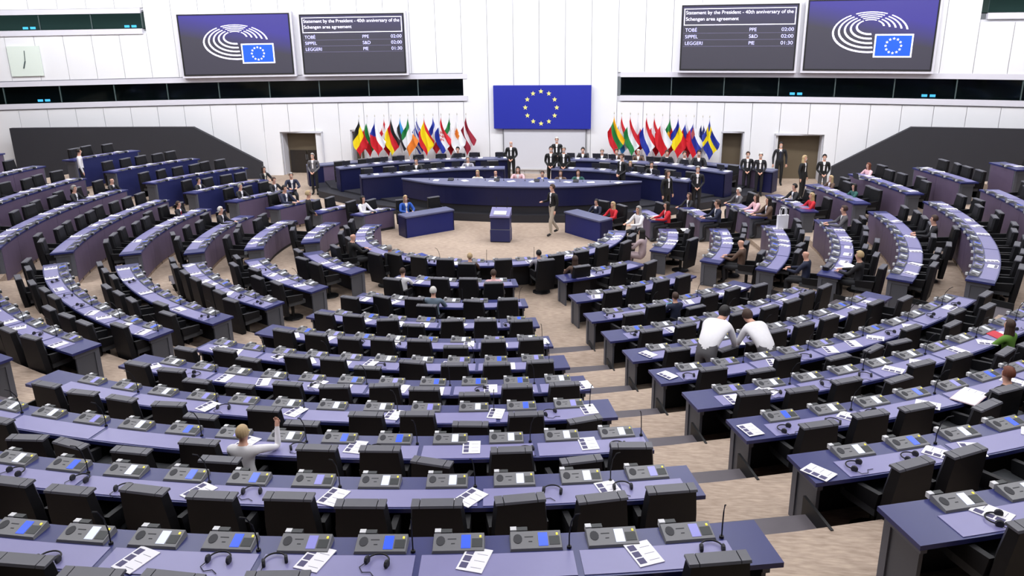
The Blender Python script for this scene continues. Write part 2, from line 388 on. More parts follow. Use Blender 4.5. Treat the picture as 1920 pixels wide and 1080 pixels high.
# ------------------------------------------------------------------ desk furniture meshes (console local: -Y = towards the well)
def console_meshes():
    W, D = .21, .10
    b = MB().hexa([(-W, -D, 0), (W, -D, 0), (W, D, 0), (-W, D, 0), (-W+.008, -D+.008, .055), (W-.008, -D+.008, .055), (W-.008, D-.008, .022), (-W+.008, D-.008, .022)])
    body = b.mesh('console', [CONS])
    def zz(y): return .055+(y+D-.008)/(2*D-.016)*(.022-.055)
    def plate(x0, x1, y0, y1, h, mat_, nm):
        m_ = MB(); m_.hexa([(x0, y0, zz(y0)-.004), (x1, y0, zz(y0)-.004), (x1, y1, zz(y1)-.004), (x0, y1, zz(y1)-.004), (x0, y0, zz(y0)+h), (x1, y0, zz(y0)+h), (x1, y1, zz(y1)+h), (x0, y1, zz(y1)+h)]); return m_
    sp = MB(); n = 12
    pts = [(-.145+.036*cos(2*pi*i/n), -.01+.05*sin(2*pi*i/n)) for i in range(n)]
    bt = [(x, y, zz(y)-.002) for x, y in pts]; tp = [(x, y, zz(y)+.004) for x, y in pts]
    sp.poly(tp)
    for i in range(n): j = (i+1) % n; sp.quad(bt[i], bt[j], tp[j], tp[i])
    slots = MB()
    for (x0, x1, y) in ((-.09, -.02, -.03), (-.06, -.03, .02)):
        q = plate(x0, x1, y-.004, y+.004, .002, None, ''); base = len(slots.v); slots.v += q.v; slots.f += [tuple(base+i for i in f) for f in q.f]; slots.m += q.m
    rd = MB().box(-.2, -.15, -D-.07, -D-.02, .0, .05, 0).box(-.15, -.06, -D-.07, -D-.02, .0, .045, 1)
    led = plate(.165, .18, -.06, -.04, .006, None, '')
    return dict(body=body, speaker=sp.mesh('speaker', [SPKR]), slots=slots.mesh('slots', [SPKR]), white=plate(.02, .095, -.07, .07, .003, None, '').mesh('screen', [SCRW]), blue=plate(.02, .095, -.07, .07, .003, None, '').mesh('screen', [SCRB]), violet=plate(.02, .095, -.07, .07, .003, None, '').mesh('screen', [SCRV]),
                keypad=plate(.105, .19, -.03, .06, .003, None, '').mesh('keypad', [KEYP]), reader=rd.mesh('card_reader', [CARD, KEYP]), led=led.mesh('indicator', [LEDY]))
CN = console_meshes()
for _me in CN.values(): _me.transform(Matrix.Scale(-1, 4, (1, 0, 0))); _me.flip_normals()
def joined_console(blue):
    vs, fs, ms, mats = [], [], [], []
    for key in ('body', 'speaker', blue, 'keypad', 'reader'):
        me = CN[key]; base = len(vs); vs += [tuple(v.co) for v in me.vertices]
        mi = []
        for m in me.materials:
            if m not in mats: mats.append(m)
            mi.append(mats.index(m))
        for p in me.polygons: fs.append(tuple(base+i for i in p.vertices)); ms.append(mi[p.material_index])
    me = bpy.data.meshes.new('console'); me.from_pydata(vs, [], fs)
    for m in mats: me.materials.append(m)
    me.polygons.foreach_set('material_index', ms); return me
CNJ = {q: joined_console(q) for q in ('white', 'blue', 'violet')}
MIC = MB().tube([(0, 0, 0), (0, 0, .12), (.0, .03, .26), (0, .09, .36), (0, .15, .40)], .006, 5).lathe([(.02, 0), (.018, .02)], 8).mesh('microphone', [BLACK])

DESKS = {}
SEATS = []      # (block,k,phi,seatno,n)
OFFR = {10: .62, 9: .46, 8: .34, 7: .6, 5: .6}
def make_desk(block, k, a, b):
    r = rk(k); rm = r+.28
    side = ('far' in block) or ('wing' in block)
    L = radians(b-a)*rm
    if L < .6: return
    mid = (a+b)/2; ox, oy = P2(r+.3, mid); og = (ox, oy, ZF[k])
    # any part in view?
    if not any(inview((*P2(r+.3, a+(b-a)*t/8), ZT[k]), 160) for t in range(9)): return
    rowname = 'innermost ring' if k == 0 else ORD[k+1]+' row'
    g = empty('curved_desk', og)
    tag(g, 'long curved navy desk with grey consoles, %s from the front, %s' % (rowname.replace(' row', '') + ' row', block) if k else 'innermost curved navy desk ring facing the lectern across the open floor', 'desk', 'curved desks of the hemicycle')
    n = max(4, int((b-a)/1.6))
    z = ZT[k]
    MB().strip(arc(r, a, b, n), arc(r+DEP, a, b, n), z-.045, z).build('desk_top', [NAVY], g, org=og)
    s = .68 if k < 10 else (.622 if block == 'centre block' else .66)
    n_s = int((L-.15)/s)
    if n_s < 1: return
    dph = degrees(s/rm)
    if block == 'centre block': last = b-degrees(OFFR.get(k, .45)/rm); phs = [last-i*dph for i in range(n_s+1) if last-i*dph > a+dph*.42][::-1]
    elif block == 'right block': first = a+degrees(.7/rm); phs = [first+i*dph for i in range(n_s+1) if first+i*dph < b-dph*.42]
    else: m0 = (L-n_s*s)/2; phs = [a+degrees((m0+s*(i+.5))/rm) for i in range(n_s)]
    # pads, one per two seats
    i = 0
    while i < len(phs):
        j = min(i+1, len(phs)-1)
        pa, pb = phs[i]-dph*.46, phs[j]+dph*.46
        if i == j and len(phs) % 2: pa, pb = phs[i]-dph*.46, phs[i]+dph*.46
        pa, pb = max(pa, a+dph*.06), min(pb, b-dph*.06)
        MB().strip(arc(r+.245, pa, pb, 4), arc(r+DEP-.025, pa, pb, 4), z-.01, z+.006).build('writing_pad', [PAD], g, org=og)
        i += 2
    # front panels
    zlo = ZF[k-1] if k > 2 else -.75
    npan = max(1, int(round(len(phs)/2)))
    ga = degrees(.12/rm)
    PM = PURP if (k not in (0,) or True) else DNAVY
    if block == 'left wing' and k >= 5: PM = BLUEP
    for q in range(npan):
        pa, pb = a+ga+(b-a-2*ga)*q/npan, a+ga+(b-a-2*ga)*(q+1)/npan
        e = degrees(.006/rm)
        MB().strip(arc(r+.01, pa+e, pb-e, 4), arc(r+.04, pa+e, pb-e, 4), zlo+.09, z-.045).build('front_panel', [PM], g, org=og)
    MB().strip(arc(r+.03, a+ga, b-ga, n), arc(r+.06, a+ga, b-ga, n), zlo, z-.06).build('kick_plate', [DARK], g, org=og)
    # end panels
    for ph, sg in ((a, 1), (b, -1)):
        d1, d2 = degrees(.07/rm), degrees(.13/rm)
        zz = ZF[k]
        def hx(ra, rb, e1, e2, z0, z1, m):
            A, B, C_, D = P2(ra, ph+sg*e1), P2(ra, ph+sg*e2), P2(rb, ph+sg*e2), P2(rb, ph+sg*e1)
            pp = [A, B, C_, D] if sg < 0 else [A, D, C_, B]
            m_.hexa([(*q, z0) for q in pp]+[(*q, z1) for q in pp], m)
        m_ = MB(); hx(r+.02, r+.11, d1, d2, zz, z-.045, 0); hx(r+.11, r+.5, d1, d2, z-.14, z-.045, 0)
        hx(r+.11, r+.47, d1*1.25, d2*.95, zz, z-.14, 1)
        m_.build('end_panel', [ENDP, ENDP2], g, org=og)
    for no, ph in enumerate(phs):
        x, y = P2(r+.125, ph)
        if not inview((x, y, z), 130): continue
        dist = proj((x, y, z))[2]; wpx = .42*FPX/dist*max(.25, abs(cos(radians(ph))))
        rz = radians(ph)+pi    # local -Y towards the centre
        blue = random.choice(('white', 'white', 'blue', 'violet', 'violet') if wpx < 60 else ('white', 'white', 'white', 'blue', 'blue', 'violet'))
        loc = (x-ox, y-oy, z-ZF[k])
        if wpx > 34:
            c = obj('console', CN['body'], g, loc, rz)
            for key, nm in (('speaker', 'speaker'), (blue, 'screen'), ('keypad', 'keypad'), ('reader', 'card_reader'), ('led', 'indicator'), ('slots', 'slots')): obj(nm, CN[key], c)
        else:
            obj('console', CNJ[blue], g, loc, rz)
        if no % 2 and wpx > 24:
            xm, ym = P2(r+.2, ph+dph*.42); obj('microphone', MIC, g, (xm-ox, ym-oy, z-ZF[k]), rz+random.uniform(-.5, .5))
        SEATS.append(dict(block=block, k=k, ph=ph, no=no+1, n=len(phs), dph=dph, wpx=wpx))
    DESKS[(block, k)] = g
for (block, k, a, b) in BLOCKS: make_desk(block, k, a, b)

for s in SEATS:
    k = s['k']; back = random.choice((0, 0, .03, .06, .1, .30, .34)) if abs(s['ph']) < 54 else random.choice((0, 0, .05, .15, .3)); jit = random.uniform(-.04, .04)
    x, y = P2(rk(k)+DEP-.10+back, s['ph']+degrees(jit/rk(k)))
    rz = radians(s['ph'])+pi + random.choice((0, 0, 0, random.uniform(-.15, .15), random.uniform(-.3, .3)))
    rown = 'innermost ring' if k == 0 else ORD[k+1]+' row'
    s['chair'] = len(CHAIRS)
    add_chair(x, y, ZF[k], rz, 'black chair, %s from the left end, %s' % (ORD[min(s['no'], 28)], rown) + ('' if k == 0 else ', '+s['block']))

# ------------------------------------------------------------------ podium
PZ = -.4
pod = empty('podium_platform', (0, 6, -.75)); tag(pod, 'low dark platform carrying the presidency and staff desks', 'platform')
po = (0, 6, -.75)
MB().prism([(-5.2, 4.75), (-2.5, 3.72), (0, 3.5), (2.8, 3.72), (5.4, 4.75), (8.9, 7.6), (9.6, 9.6), (9.3, 11.4), (-9.3, 11.2), (-9.6, 9.4), (-8.6, 7.2)], -.75, -.47).build('platform_base', [DARK], pod, org=po)
MB().prism([(-4.8, 5.2), (-2.5, 4.2), (0, 4.0), (2.8, 4.2), (5.0, 5.2), (8.4, 7.9), (9.2, 9.6), (9.0, 11.3), (-9.0, 11.1), (-9.2, 9.4), (-8.2, 7.6)], -.47, PZ).build('platform_floor', [DARK], pod, org=po)
MB().box(-1.5, 1.9, 5.3, 11.2, PZ, PZ+.01).build('centre_carpet', [CARPET], pod, org=po)
DPH = MB().hexa([(-.1, -.09, 0), (.1, -.09, 0), (.1, .09, 0), (-.1, .09, 0), (-.1, -.09, .03), (.1, -.09, .03), (.1, .08, .09), (-.1, .08, .09)]).mesh('desk_phone', [DARK])
def smooth(pts, n=6):
    out = []
    for i in range(len(pts)-1):
        p0, p1, p2, p3 = pts[max(i-1, 0)], pts[i], pts[i+1], pts[min(i+2, len(pts)-1)]
        for j in range(n):
            t = j/n
            out.append(tuple(.5*((2*p1[c])+(-p0[c]+p2[c])*t+(2*p0[c]-5*p1[c]+4*p2[c]-p3[c])*t*t+(-p0[c]+3*p1[c]-3*p2[c]+p3[c])*t**3) for c in (0, 1)))
    out.append(pts[-1]); return out
def offset(pl, d):
    out = []
    for i, p in enumerate(pl):
        a, b = pl[max(i-1, 0)], pl[min(i+1, len(pl)-1)]; tx, ty = b[0]-a[0], b[1]-a[1]; l = hypot(tx, ty); out.append((p[0]-ty/l*d, p[1]+tx/l*d))
    return out
MON = MB().hexa([(-.17, -.02, .04), (.17, -.02, .04), (.17, .0, .04), (-.17, .0, .04), (-.17, -.07, .24), (.17, -.07, .24), (.17, -.05, .24), (-.17, -.05, .24)]).box(-.08, .08, -.05, .06, 0, .015).box(-.02, .02, -.04, 0, .01, .08).mesh('monitor', [DARK])
PAPERS_P = MB().box(-.1, .1, -.14, .14, 0, .012).mesh('paper', [PAPER])
def pdesk(pts, ztop, zlow, label, mats=None, depth=.6, npan=4, chairs=0, pm=None, backline=None, chlabel=''):
    fr = smooth(pts); bk = backline if backline else offset(fr, depth)
    mid = fr[len(fr)//2]; og = (mid[0], mid[1], zlow)
    g = empty('staff_desk', og); tag(g, label, 'desk', 'desks on the podium')
    MB().strip(fr, bk, ztop-.05, ztop).build('desk_top', [PTOP], g, org=og)
    f2 = offset(fr, .05); f3 = offset(fr, .09)
    N = len(fr)-1
    for q in range(npan):
        i0, i1 = round(N*q/npan), round(N*(q+1)/npan)
        MB().strip(f2[i0:i1+1], f3[i0:i1+1], zlow, ztop-.05).build('front_panel', [(pm or DNAVY) if not isinstance(pm, list) else pm[q]], g, org=og)
    for e, nb in ((0, 1), (-1, -2)):
        a, b = f2[e], bk[e]
        if hypot(a[0]-b[0], a[1]-b[1]) > .3:
            dx, dy = fr[nb][0]-fr[e][0], fr[nb][1]-fr[e][1]; l = hypot(dx, dy); dx, dy = dx/l*.04, dy/l*.04
            pts_ = [a, (a[0]+dx, a[1]+dy), (b[0]+dx, b[1]+dy), b]
            ar = sum(pts_[i][0]*pts_[(i+1) % 4][1]-pts_[(i+1) % 4][0]*pts_[i][1] for i in range(4))
            MB().prism(pts_ if ar > 0 else pts_[::-1], zlow, ztop-.05).build('end_panel', [DNAVY], g, org=og)
    if chairs:
        bb = offset(fr, depth+.3)
        for i in range(chairs):
            t = (i+.5)/chairs*N; j = int(t); u = t-j
            x, y = bb[j][0]+(bb[min(j+1, N)][0]-bb[j][0])*u, bb[j][1]+(bb[min(j+1, N)][1]-bb[j][1])*u
            a, b = fr[j], fr[min(j+1, N)]; ang = atan2(b[1]-a[1], b[0]-a[0])
            x2, y2 = fr[j]
            mx, my = fr[j][0]*.35+bk[j][0]*.65, fr[j][1]*.35+bk[j][1]*.65
            mo = obj('monitor', MON, g, (mx-og[0], my-og[1], ztop-og[2]), ang)
            obj('paper', PAPERS_P, g, (mx-og[0]+.28*cos(ang), my-og[1]+.28*sin(ang), ztop-og[2]), ang)
            add_chair(x, y, PZ, ang, 'dark chair, %s from the left, %s' % (ORD[i+1], chlabel))
    return g
PTOP = mat('podium_top', (96, 100, 132), .38, noise=.05)
p1f = [(-4.35, 4.95), (-2.74, 4.02), (-1.1, 3.74), (.19, 3.68), (1.5, 3.75), (2.85, 4.05), (4.75, 4.95)]
f1 = smooth(p1f); b1 = [(x, max(y+.03, 5.2-.04*abs(x-.2)-.0)) for x, y in f1]
pdesk(p1f, .55, -.18, 'long curved navy presidency desk with pale top in front of the podium', npan=6, backline=b1, pm=DNAVY)
MB().strip(offset(f1, .12), offset(f1, .2), -.75, -.16).build('plinth', [DARK], pod, org=po)
_pg = bpy.data.objects['staff_desk']
for _i, _x in enumerate((-3.2, -2.1, -1.05, -.35, .45, 1.15, 1.75, 2.6, 3.6)):
    _y = 4.75; obj('microphone', MIC, _pg, (_x-_pg.location.x, _y-_pg.location.y, .55-_pg.location.z), pi)
    obj('paper', PAPERS_P, _pg, (_x+.3-_pg.location.x, _y-.15-_pg.location.y, .55-_pg.location.z), _i*.7)
    if _i % 2: obj('desk_phone', DPH, _pg, (_x-.25-_pg.location.x, _y-.1-_pg.location.y, .55-_pg.location.z))
mir = lambda pts: [(.38-x, y) for x, y in pts[::-1]]
P2L = [(-6.05, 5.3), (-4.87, 5.9), (-4.0, 6.5), (-3.3, 6.9), (-2.47, 7.25), (-.75, 7.5)]
P3L = [(-7.5, 6.95), (-6.35, 7.85), (-5.62, 8.4), (-4.59, 8.85), (-3.31, 9.2), (-2.4, 9.5), (-.95, 9.62)]
P4L = [(-9.55, 8.62), (-8.98, 8.95), (-8.3, 9.4), (-7.4, 9.9), (-6.2, 10.4)]
pdesk(P2L, .5, -.45, 'middle curved staff desk on the left half of the podium', npan=4, chairs=7, chlabel='middle podium row, left half')
pdesk(mir(P2L), .5, -.45, 'middle curved staff desk on the right half of the podium', npan=4, chairs=7, chlabel='middle podium row, right half')
pdesk(P3L, .52, -.45, 'rear curved staff desk in front of the left row of flags', npan=5, chairs=9, chlabel='rear podium row, left half')
pdesk(mir(P3L), .52, -.45, 'rear curved staff desk in front of the right row of flags', npan=5, chairs=9, chlabel='rear podium row, right half')
pdesk(P4L, .3, -.6, 'outermost podium desk with a purple panel beside the left door', npan=4, pm=[DNAVY, PURP, DNAVY, DNAVY])
pdesk(mir(P4L), .3, -.6, 'outermost podium desk with a purple panel beside the right doors', npan=4, pm=[DNAVY, DNAVY, PURP, DNAVY])

# two commission desks in the open well
def welldesk(pf, label):
    g = pdesk(pf, 0., -.75, label, npan=2, pm=mat('royal_panel', (12, 28, 104), .4, noise=.06))
    return g
welldesk([(-3.12, .98), (-2.5, 1.55), (-1.72, 2.25)], 'straight royal blue desk left of the lectern')
welldesk([(2.12, 2.25), (2.75, 1.6), (3.4, .98)], 'straight royal blue desk right of the lectern')
for (x, y, a, l) in ((-3.35, 1.75, .74, 'left'), (-2.4, 2.75, .74, 'left'), (2.95, 2.75, -.74, 'right'), (3.85, 1.75, -.74, 'right')):
    add_chair(x, y, -.75, a+.0, 'dark chair behind the royal blue desk %s of the lectern, %s one' % (l, 'nearer' if y < 2 else 'farther'))
# lectern
lg = empty('lectern', (.12, .95, -.75)); tag(lg, 'navy two-tier speaking lectern standing alone on the open floor', 'lectern'); lo_ = (.12, .95, -.75)
MB().box(-.2, .46, .8, 1.25, -.75, -.72).build('foot', [BLACK], lg, org=lo_)
MB().box(-.2, .46, .76, 1.25, -.72, -.33).build('lower_body', [BLUEP], lg, org=lo_)
MB().box(-.19, .45, .8, 1.22, -.31, .1).build('upper_body', [BLUEP], lg, org=lo_)
MB().box(-.2, .46, .785, 1.24, -.33, -.31).build('metal_strip', [CONS], lg, org=lo_)
MB().hexa([(-.2, .72, .1), (.46, .72, .1), (.46, 1.26, .1), (-.2, 1.26, .1), (-.2, .72, .16), (.46, .72, .16), (.46, 1.26, .34), (-.2, 1.26, .34)]).build('slanted_top', [PAD], lg, org=lo_)
MB().hexa([(-.08, .78, .185), (.34, .78, .185), (.34, 1.0, .26), (-.08, 1.0, .26), (-.08, .78, .2), (.34, .78, .2), (.34, 1.0, .275), (-.08, 1.0, .275)]).build('reading_lamp_plate', [CARD], lg, org=lo_)
for x in (-.05, .31): MB().tube([(x, 1.2, .32), (x+.02, 1.15, .55), (x+.04, 1.05, .72)], .008, 5).build('microphone', [BLACK], lg, org=lo_)

# ------------------------------------------------------------------ EU banner, board, screens, clock
def stars(cx, cz, R, r, y, parent, org, m, d=.012, name='star', yfun=None):
    for i in range(12):
        a = 2*pi*i/12; sx, sz = cx+R*sin(a), cz+R*cos(a); out = []
        for j in range(10):
            q = r if j % 2 == 0 else r*.40; t = pi*j/5; out.append((sx+q*sin(t), sz+q*cos(t)))
        b = MB(); fr = [(x, y(x)-d, z) for x, z in out]; bk = [(x, y(x), z) for x, z in out]
        n = len(b.v); b.v += fr+bk; b.f.append(tuple(range(10))); b.m.append(0)
        for j in range(10): k2 = (j+1) % 10; b.f.append((j, j+10, k2+10, k2)); b.m.append(0)
        b.build(name, [m], parent, org=org)
bg = empty('star_banner', (.19, 12.8, 1.4)); tag(bg, 'large blue banner with a ring of twelve gold stars', 'banner'); bo = (.19, 12.8, 1.4)
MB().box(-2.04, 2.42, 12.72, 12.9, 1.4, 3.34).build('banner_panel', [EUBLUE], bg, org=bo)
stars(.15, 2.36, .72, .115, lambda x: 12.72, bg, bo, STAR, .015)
wb = empty('backdrop_board', (.28, 12.9, -.5)); tag(wb, 'pale grey backdrop board below the blue star banner', 'board'); wo_ = (.28, 12.9, -.5)
MB().box(-1.62, 2.18, 12.86, 12.93, -.45, 1.36).build('board', [BOARD], wb, org=wo_)
for x in (-1.65, 2.18): MB().box(x, x+.04, 12.84, 12.94, -.5, 1.36).build('side_rail', [CONS], wb, org=wo_)
MB().box(-1.65, 2.22, 12.83, 12.94, -.52, -.45).build('bottom_rail', [CARD], wb, org=wo_)

def screen_mat(name, c0, c1, axis_dir):
    m = bpy.data.materials.new(name); m.use_nodes = True; nt = m.node_tree; b = nt.nodes['Principled BSDF']
    tc = nt.nodes.new('ShaderNodeTexCoord'); sp = nt.nodes.new('ShaderNodeSeparateXYZ'); nt.links.new(tc.outputs['Generated'], sp.inputs[0])
    mr = nt.nodes.new('ShaderNodeMath'); mr.operation = 'MULTIPLY_ADD'; mr.inputs[1].default_value = axis_dir; mr.inputs[2].default_value = 0.0
    nt.links.new(sp.outputs[0], mr.inputs[0]); ad = nt.nodes.new('ShaderNodeMath'); ad.operation = 'ADD'; nt.links.new(mr.outputs[0], ad.inputs[0]); nt.links.new(sp.outputs[2], ad.inputs[1])
    cr = nt.nodes.new('ShaderNodeValToRGB'); cr.color_ramp.elements[0].position = .65; cr.color_ramp.elements[1].position = 1.25 if False else 1.0
    cr.color_ramp.elements[0].color = (lin(c0[0]), lin(c0[1]), lin(c0[2]), 1); cr.color_ramp.elements[1].color = (lin(c1[0]), lin(c1[1]), lin(c1[2]), 1)
    nt.links.new(ad.outputs[0], cr.inputs[0]); nt.links.new(cr.outputs[0], b.inputs['Emission Color']); b.inputs['Emission Strength'].default_value = .8
    b.inputs['Base Color'].default_value = (.02, .02, .03, 1); b.inputs['Roughness'].default_value = .5
    return m
SCR_E = screen_mat('emblem_screen', (66, 62, 74), (66, 54, 176), .35)
SCR_D = screen_mat('text_screen', (66, 62, 72), (62, 56, 98), .1)
WLIT = mat('screen_lines', (230, 226, 248), .5, emit=(232, 228, 250), estr=1.1)
VLIT = mat('screen_text', (190, 188, 246), .5, emit=(186, 186, 250), estr=1.0)
BLIT = mat('screen_flag_blue', (20, 70, 220), .5, emit=(20, 74, 226), estr=1.0)
class Flat:       # a display plane hung in front of the curved wall between x0 and x1
    def __init__(s, x0, x1, z0, z1, o=.38):
        s.x0, s.x1, s.z0, s.z1 = x0, x1, z0, z1; s.a = np.array([x0, wall_y(x0)-o]); s.b = np.array([x1, wall_y(x1)-o])
        t = (s.b-s.a); s.L = np.hypot(*t); s.t = t/s.L; s.n = np.array([s.t[1], -s.t[0]])
        if s.n[1] > 0: s.n = -s.n
    def p(s, u, v, d=0.): q = s.a+s.t*u*s.L+s.n*d; return (q[0], q[1], s.z0+(s.z1-s.z0)*v)
    def slab(s, u0, u1, v0, v1, d0, d1, m=0, b=None):
        b = b or MB(); P = s.p
        b.hexa([P(u0, v0, d1), P(u1, v0, d1), P(u1, v0, d0), P(u0, v0, d0), P(u0, v1, d1), P(u1, v1, d1), P(u1, v1, d0), P(u0, v1, d0)], m); return b
def text_part(F, txt, u, v, h, m, parent, org, align='LEFT', d=.012, wmax=None):
    c = bpy.data.curves.new('txt', 'FONT'); c.body = txt; c.size = h; c.align_x = align; c.extrude = 0.004
    o = bpy.data.objects.new('txt', c); COL.objects.link(o)
    dg = bpy.context.evaluated_depsgraph_get(); me = bpy.data.meshes.new_from_object(o.evaluated_get(dg)); bpy.data.objects.remove(o)
    xs = [v_.co.x for v_ in me.vertices]; w = max(xs)-min(xs)
    sx = 1. if not wmax else wmax/w
    for v_ in me.vertices:
        q = F.a+F.t*(u*F.L+v_.co.x*sx)+F.n*(d+v_.co.z)
        zz = F.z0+(F.z1-F.z0)*v+v_.co.y
        v_.co = (q[0]-org[0], q[1]-org[1], zz-org[2])
    me.materials.clear(); me.materials.append(m)
    return obj('lettering', me, parent)
def screen(kind, x0, x1, z0, z1, label):
    F = Flat(x0, x1, z0, z1); c = F.p(.5, 0); g = empty('wall_screen', c); tag(g, label, 'screen', 'wall screens above the booths')
    F.slab(-.03, 1.03, -.06, 1.05, -.3, -.02).build('surround', [LEDGE], g, org=c)
    F.slab(0, 1, 0, 1, -.02, 0).build('display', [SCR_E if kind == 'emblem' else SCR_D], g, org=c)
    F.slab(-.012, 1.012, -.02, 0, -.02, .02).build('frame', [BLACK], g, org=c); F.slab(-.012, 1.012, 1, 1.02, -.02, .02).build('frame', [BLACK], g, org=c)
    F.slab(-.012, 0, 0, 1, -.02, .02).build('frame', [BLACK], g, org=c); F.slab(1, 1.012, 0, 1, -.02, .02).build('frame', [BLACK], g, org=c)
    H = z1-z0; asp = F.L/H
    if kind == 'emblem':
        # five nested elliptical arcs of a hemicycle plus a star flag
        cu, cv = .50, .54
        for i in range(5):
            ro = 1-.155*i; b = MB(); N = 44
            for j in range(N):
                t0, t1 = 2*pi*j/N, 2*pi*(j+1)/N
                tm = (t0+t1)/2; uu = cos(tm); vv = sin(tm)
                if (uu > .12 and vv < .12) or (abs(tm-radians(62)) < .05) or (abs(tm-radians(118)) < .05):
                    if b.f: b.build('emblem_ring', [WLIT], g, org=c)
                    b = MB(); continue
                wd = .05+.035*max(0, -vv) - .008*max(0, vv)
                def pt(t, r):
                    rr = r; return F.p(cu+.30*(rr*cos(t))*(1.0)-.02*i*0, cv+.30*rr*sin(t)*(1)+.019*i, .01)
                b.quad(pt(t0, ro-wd), pt(t1, ro-wd), pt(t1, ro), pt(t0, ro))
            if b.f: b.build('emblem_ring', [WLIT], g, org=c)
        fl_ = F.slab(.545, .845, .175, .515, .012, .02).build('emblem_flag_border', [WLIT], g, org=c)
        F.slab(.557, .833, .197, .493, .018, .026).build('emblem_flag', [BLIT], g, org=c)
        cx = F.p(.695, .345)[0]; cz = z0+H*.345
        def yy(x): t = (x-F.a[0])/F.t[0]; return F.a[1]+F.t[1]*t+F.n[1]*.027
        stars(cx, cz, H*.105, H*.022, yy, g, c, WLIT, .006, 'emblem_star')
    else:
        b = F.slab(.01, .99, .955, .965, 0, .012); F.slab(.01, .99, .70, .712, 0, .012, 0, b); F.slab(.01, .017, .70, .965, 0, .012, 0, b); F.slab(.983, .99, .70, .965, 0, .012, 0, b)
        b.build('title_frame', [WLIT], g, org=c)
        text_part(F, 'Statement by the President - 40th anniversary of the', .025, .875, .20, WLIT, g, c, wmax=F.L*.94)
        text_part(F, 'Schengen area agreement', .025, .775, .20, WLIT, g, c, wmax=F.L*.47)
        for i, (a_, b_, t_) in enumerate((('TOB\u00c9', 'PPE', '02:00'), ('SIPPEL', 'S&D', '02:00'), ('LEGGERI', 'PfE', '01:30'))):
            v = .60-.105*i
            text_part(F, a_, .025, v, .20, VLIT, g, c); text_part(F, b_, .595, v, .20, VLIT, g, c); text_part(F, t_, .875, v, .20, VLIT, g, c, wmax=F.L*.105)
            F.slab(.01, .99, v-.028, v-.022, 0, .008).build('rule', [mat('rule_grey', (96, 92, 120), .5, emit=(96, 92, 120), estr=.5)], g, org=c)
    return g
screen('emblem', -15.95, -11.15, 4.02, 6.58, 'wide wall screen with a hemicycle emblem, far left of the wall')
screen('text', -10.6, -6.02, 4.0, 6.5, 'wall screen listing speakers, left of the blue banner')
screen('text', 6.3, 10.9, 4.05, 6.62, 'wall screen listing speakers, right of the blue banner')
screen('emblem', 11.35, 16.05, 4.06, 6.74, 'wide wall screen with a hemicycle emblem, far right of the wall')
# wall clock
F = Flat(-23.4, -22.1, 4.1, 5.4, .06); c = F.p(.5, 0); g = empty('wall_clock', c); tag(g, 'pale square wall clock between the left window bands', 'clock')
F.slab(0, 1, 0, 1, 0, .05).build('clock_face', [mat('clock_face', (222, 232, 224), .4)], g, org=c)
b = MB(); b.hexa([F.p(.49, .5, .07), F.p(.51, .5, .07), F.p(.51, .5, .05), F.p(.49, .5, .05), F.p(.52, .85, .07), F.p(.54, .85, .07), F.p(.54, .85, .05), F.p(.52, .85, .05)]); b.build('minute_hand', [FRAME], g, org=c)
b = MB(); b.hexa([F.p(.48, .5, .07), F.p(.52, .5, .07), F.p(.52, .5, .05), F.p(.48, .5, .05), F.p(.40, .26, .07), F.p(.44, .26, .07), F.p(.44, .26, .05), F.p(.40, .26, .05)]); b.build('hour_hand', [FRAME], g, org=c)

# ------------------------------------------------------------------ flags
FC = dict(k=(28, 28, 32), y=(246, 222, 20), r=(206, 24, 40), g=(32, 132, 66), b=(30, 50, 160), w=(240, 240, 244), o=(232, 130, 40), R=(150, 26, 50), l=(60, 150, 220), n=(30, 40, 110), Y=(250, 190, 20), d=(54, 56, 62), s=(206, 110, 110))
def fm(ch): return mat('flag_'+{'k': 'black', 'y': 'yellow', 'r': 'red', 'g': 'green', 'b': 'blue2', 'w': 'white', 'o': 'orange', 'R': 'carmine', 'l': 'light_blue', 'n': 'dark_blue', 'Y': 'amber', 'd': 'charcoal2', 's': 'rose'}[ch], FC[ch], .7)
def vert(a, b, c): return lambda u, v: a if u < .33 else (b if u < .67 else c)
def hor(a, b, c): return lambda u, v: a if v < .33 else (b if v < .67 else c)
def hor2(a, b): return lambda u, v: a if v < .5 else b
def cross(bg_, c_): return lambda u, v: c_ if (abs(u-.36) < .09 or abs(v-.5) < .12) else bg_
FL = [('black, yellow and red', vert('k', 'y', 'r')), ('white, green and red striped', hor('w', 'g', 'r')), ('blue, white and red wedge', lambda u, v: 'b' if u < .5*(1-abs(2*v-1)) else ('w' if v < .5 else 'r')), ('red with a white cross', cross('r', 'w')), ('black, red and gold', hor('k', 'r', 'y')), ('blue, black and white', hor('l', 'd', 'w')), ('green, white and orange', vert('g', 'w', 'o')), ('blue and white striped', lambda u, v: 'b' if int(v*9) % 2 == 0 else 'w'), ('red, yellow and red', lambda u, v: 'r' if v < .25 or v > .75 else 'y'), ('blue, white and red upright', vert('b', 'w', 'r')), ('red, white and blue chequered', lambda u, v: ('r' if v < .33 else ('b' if v > .67 else ('s' if (int(u*12)+int(v*12)) % 2 and .3 < u < .7 else 'w')))), ('green, white and red upright', vert('g', 'w', 'r')), ('white with an orange patch', lambda u, v: 'o' if hypot(u-.45, v-.42) < .2 else 'w'), ('dark red with a white stripe', lambda u, v: 'w' if .4 < v < .6 else 'R')]
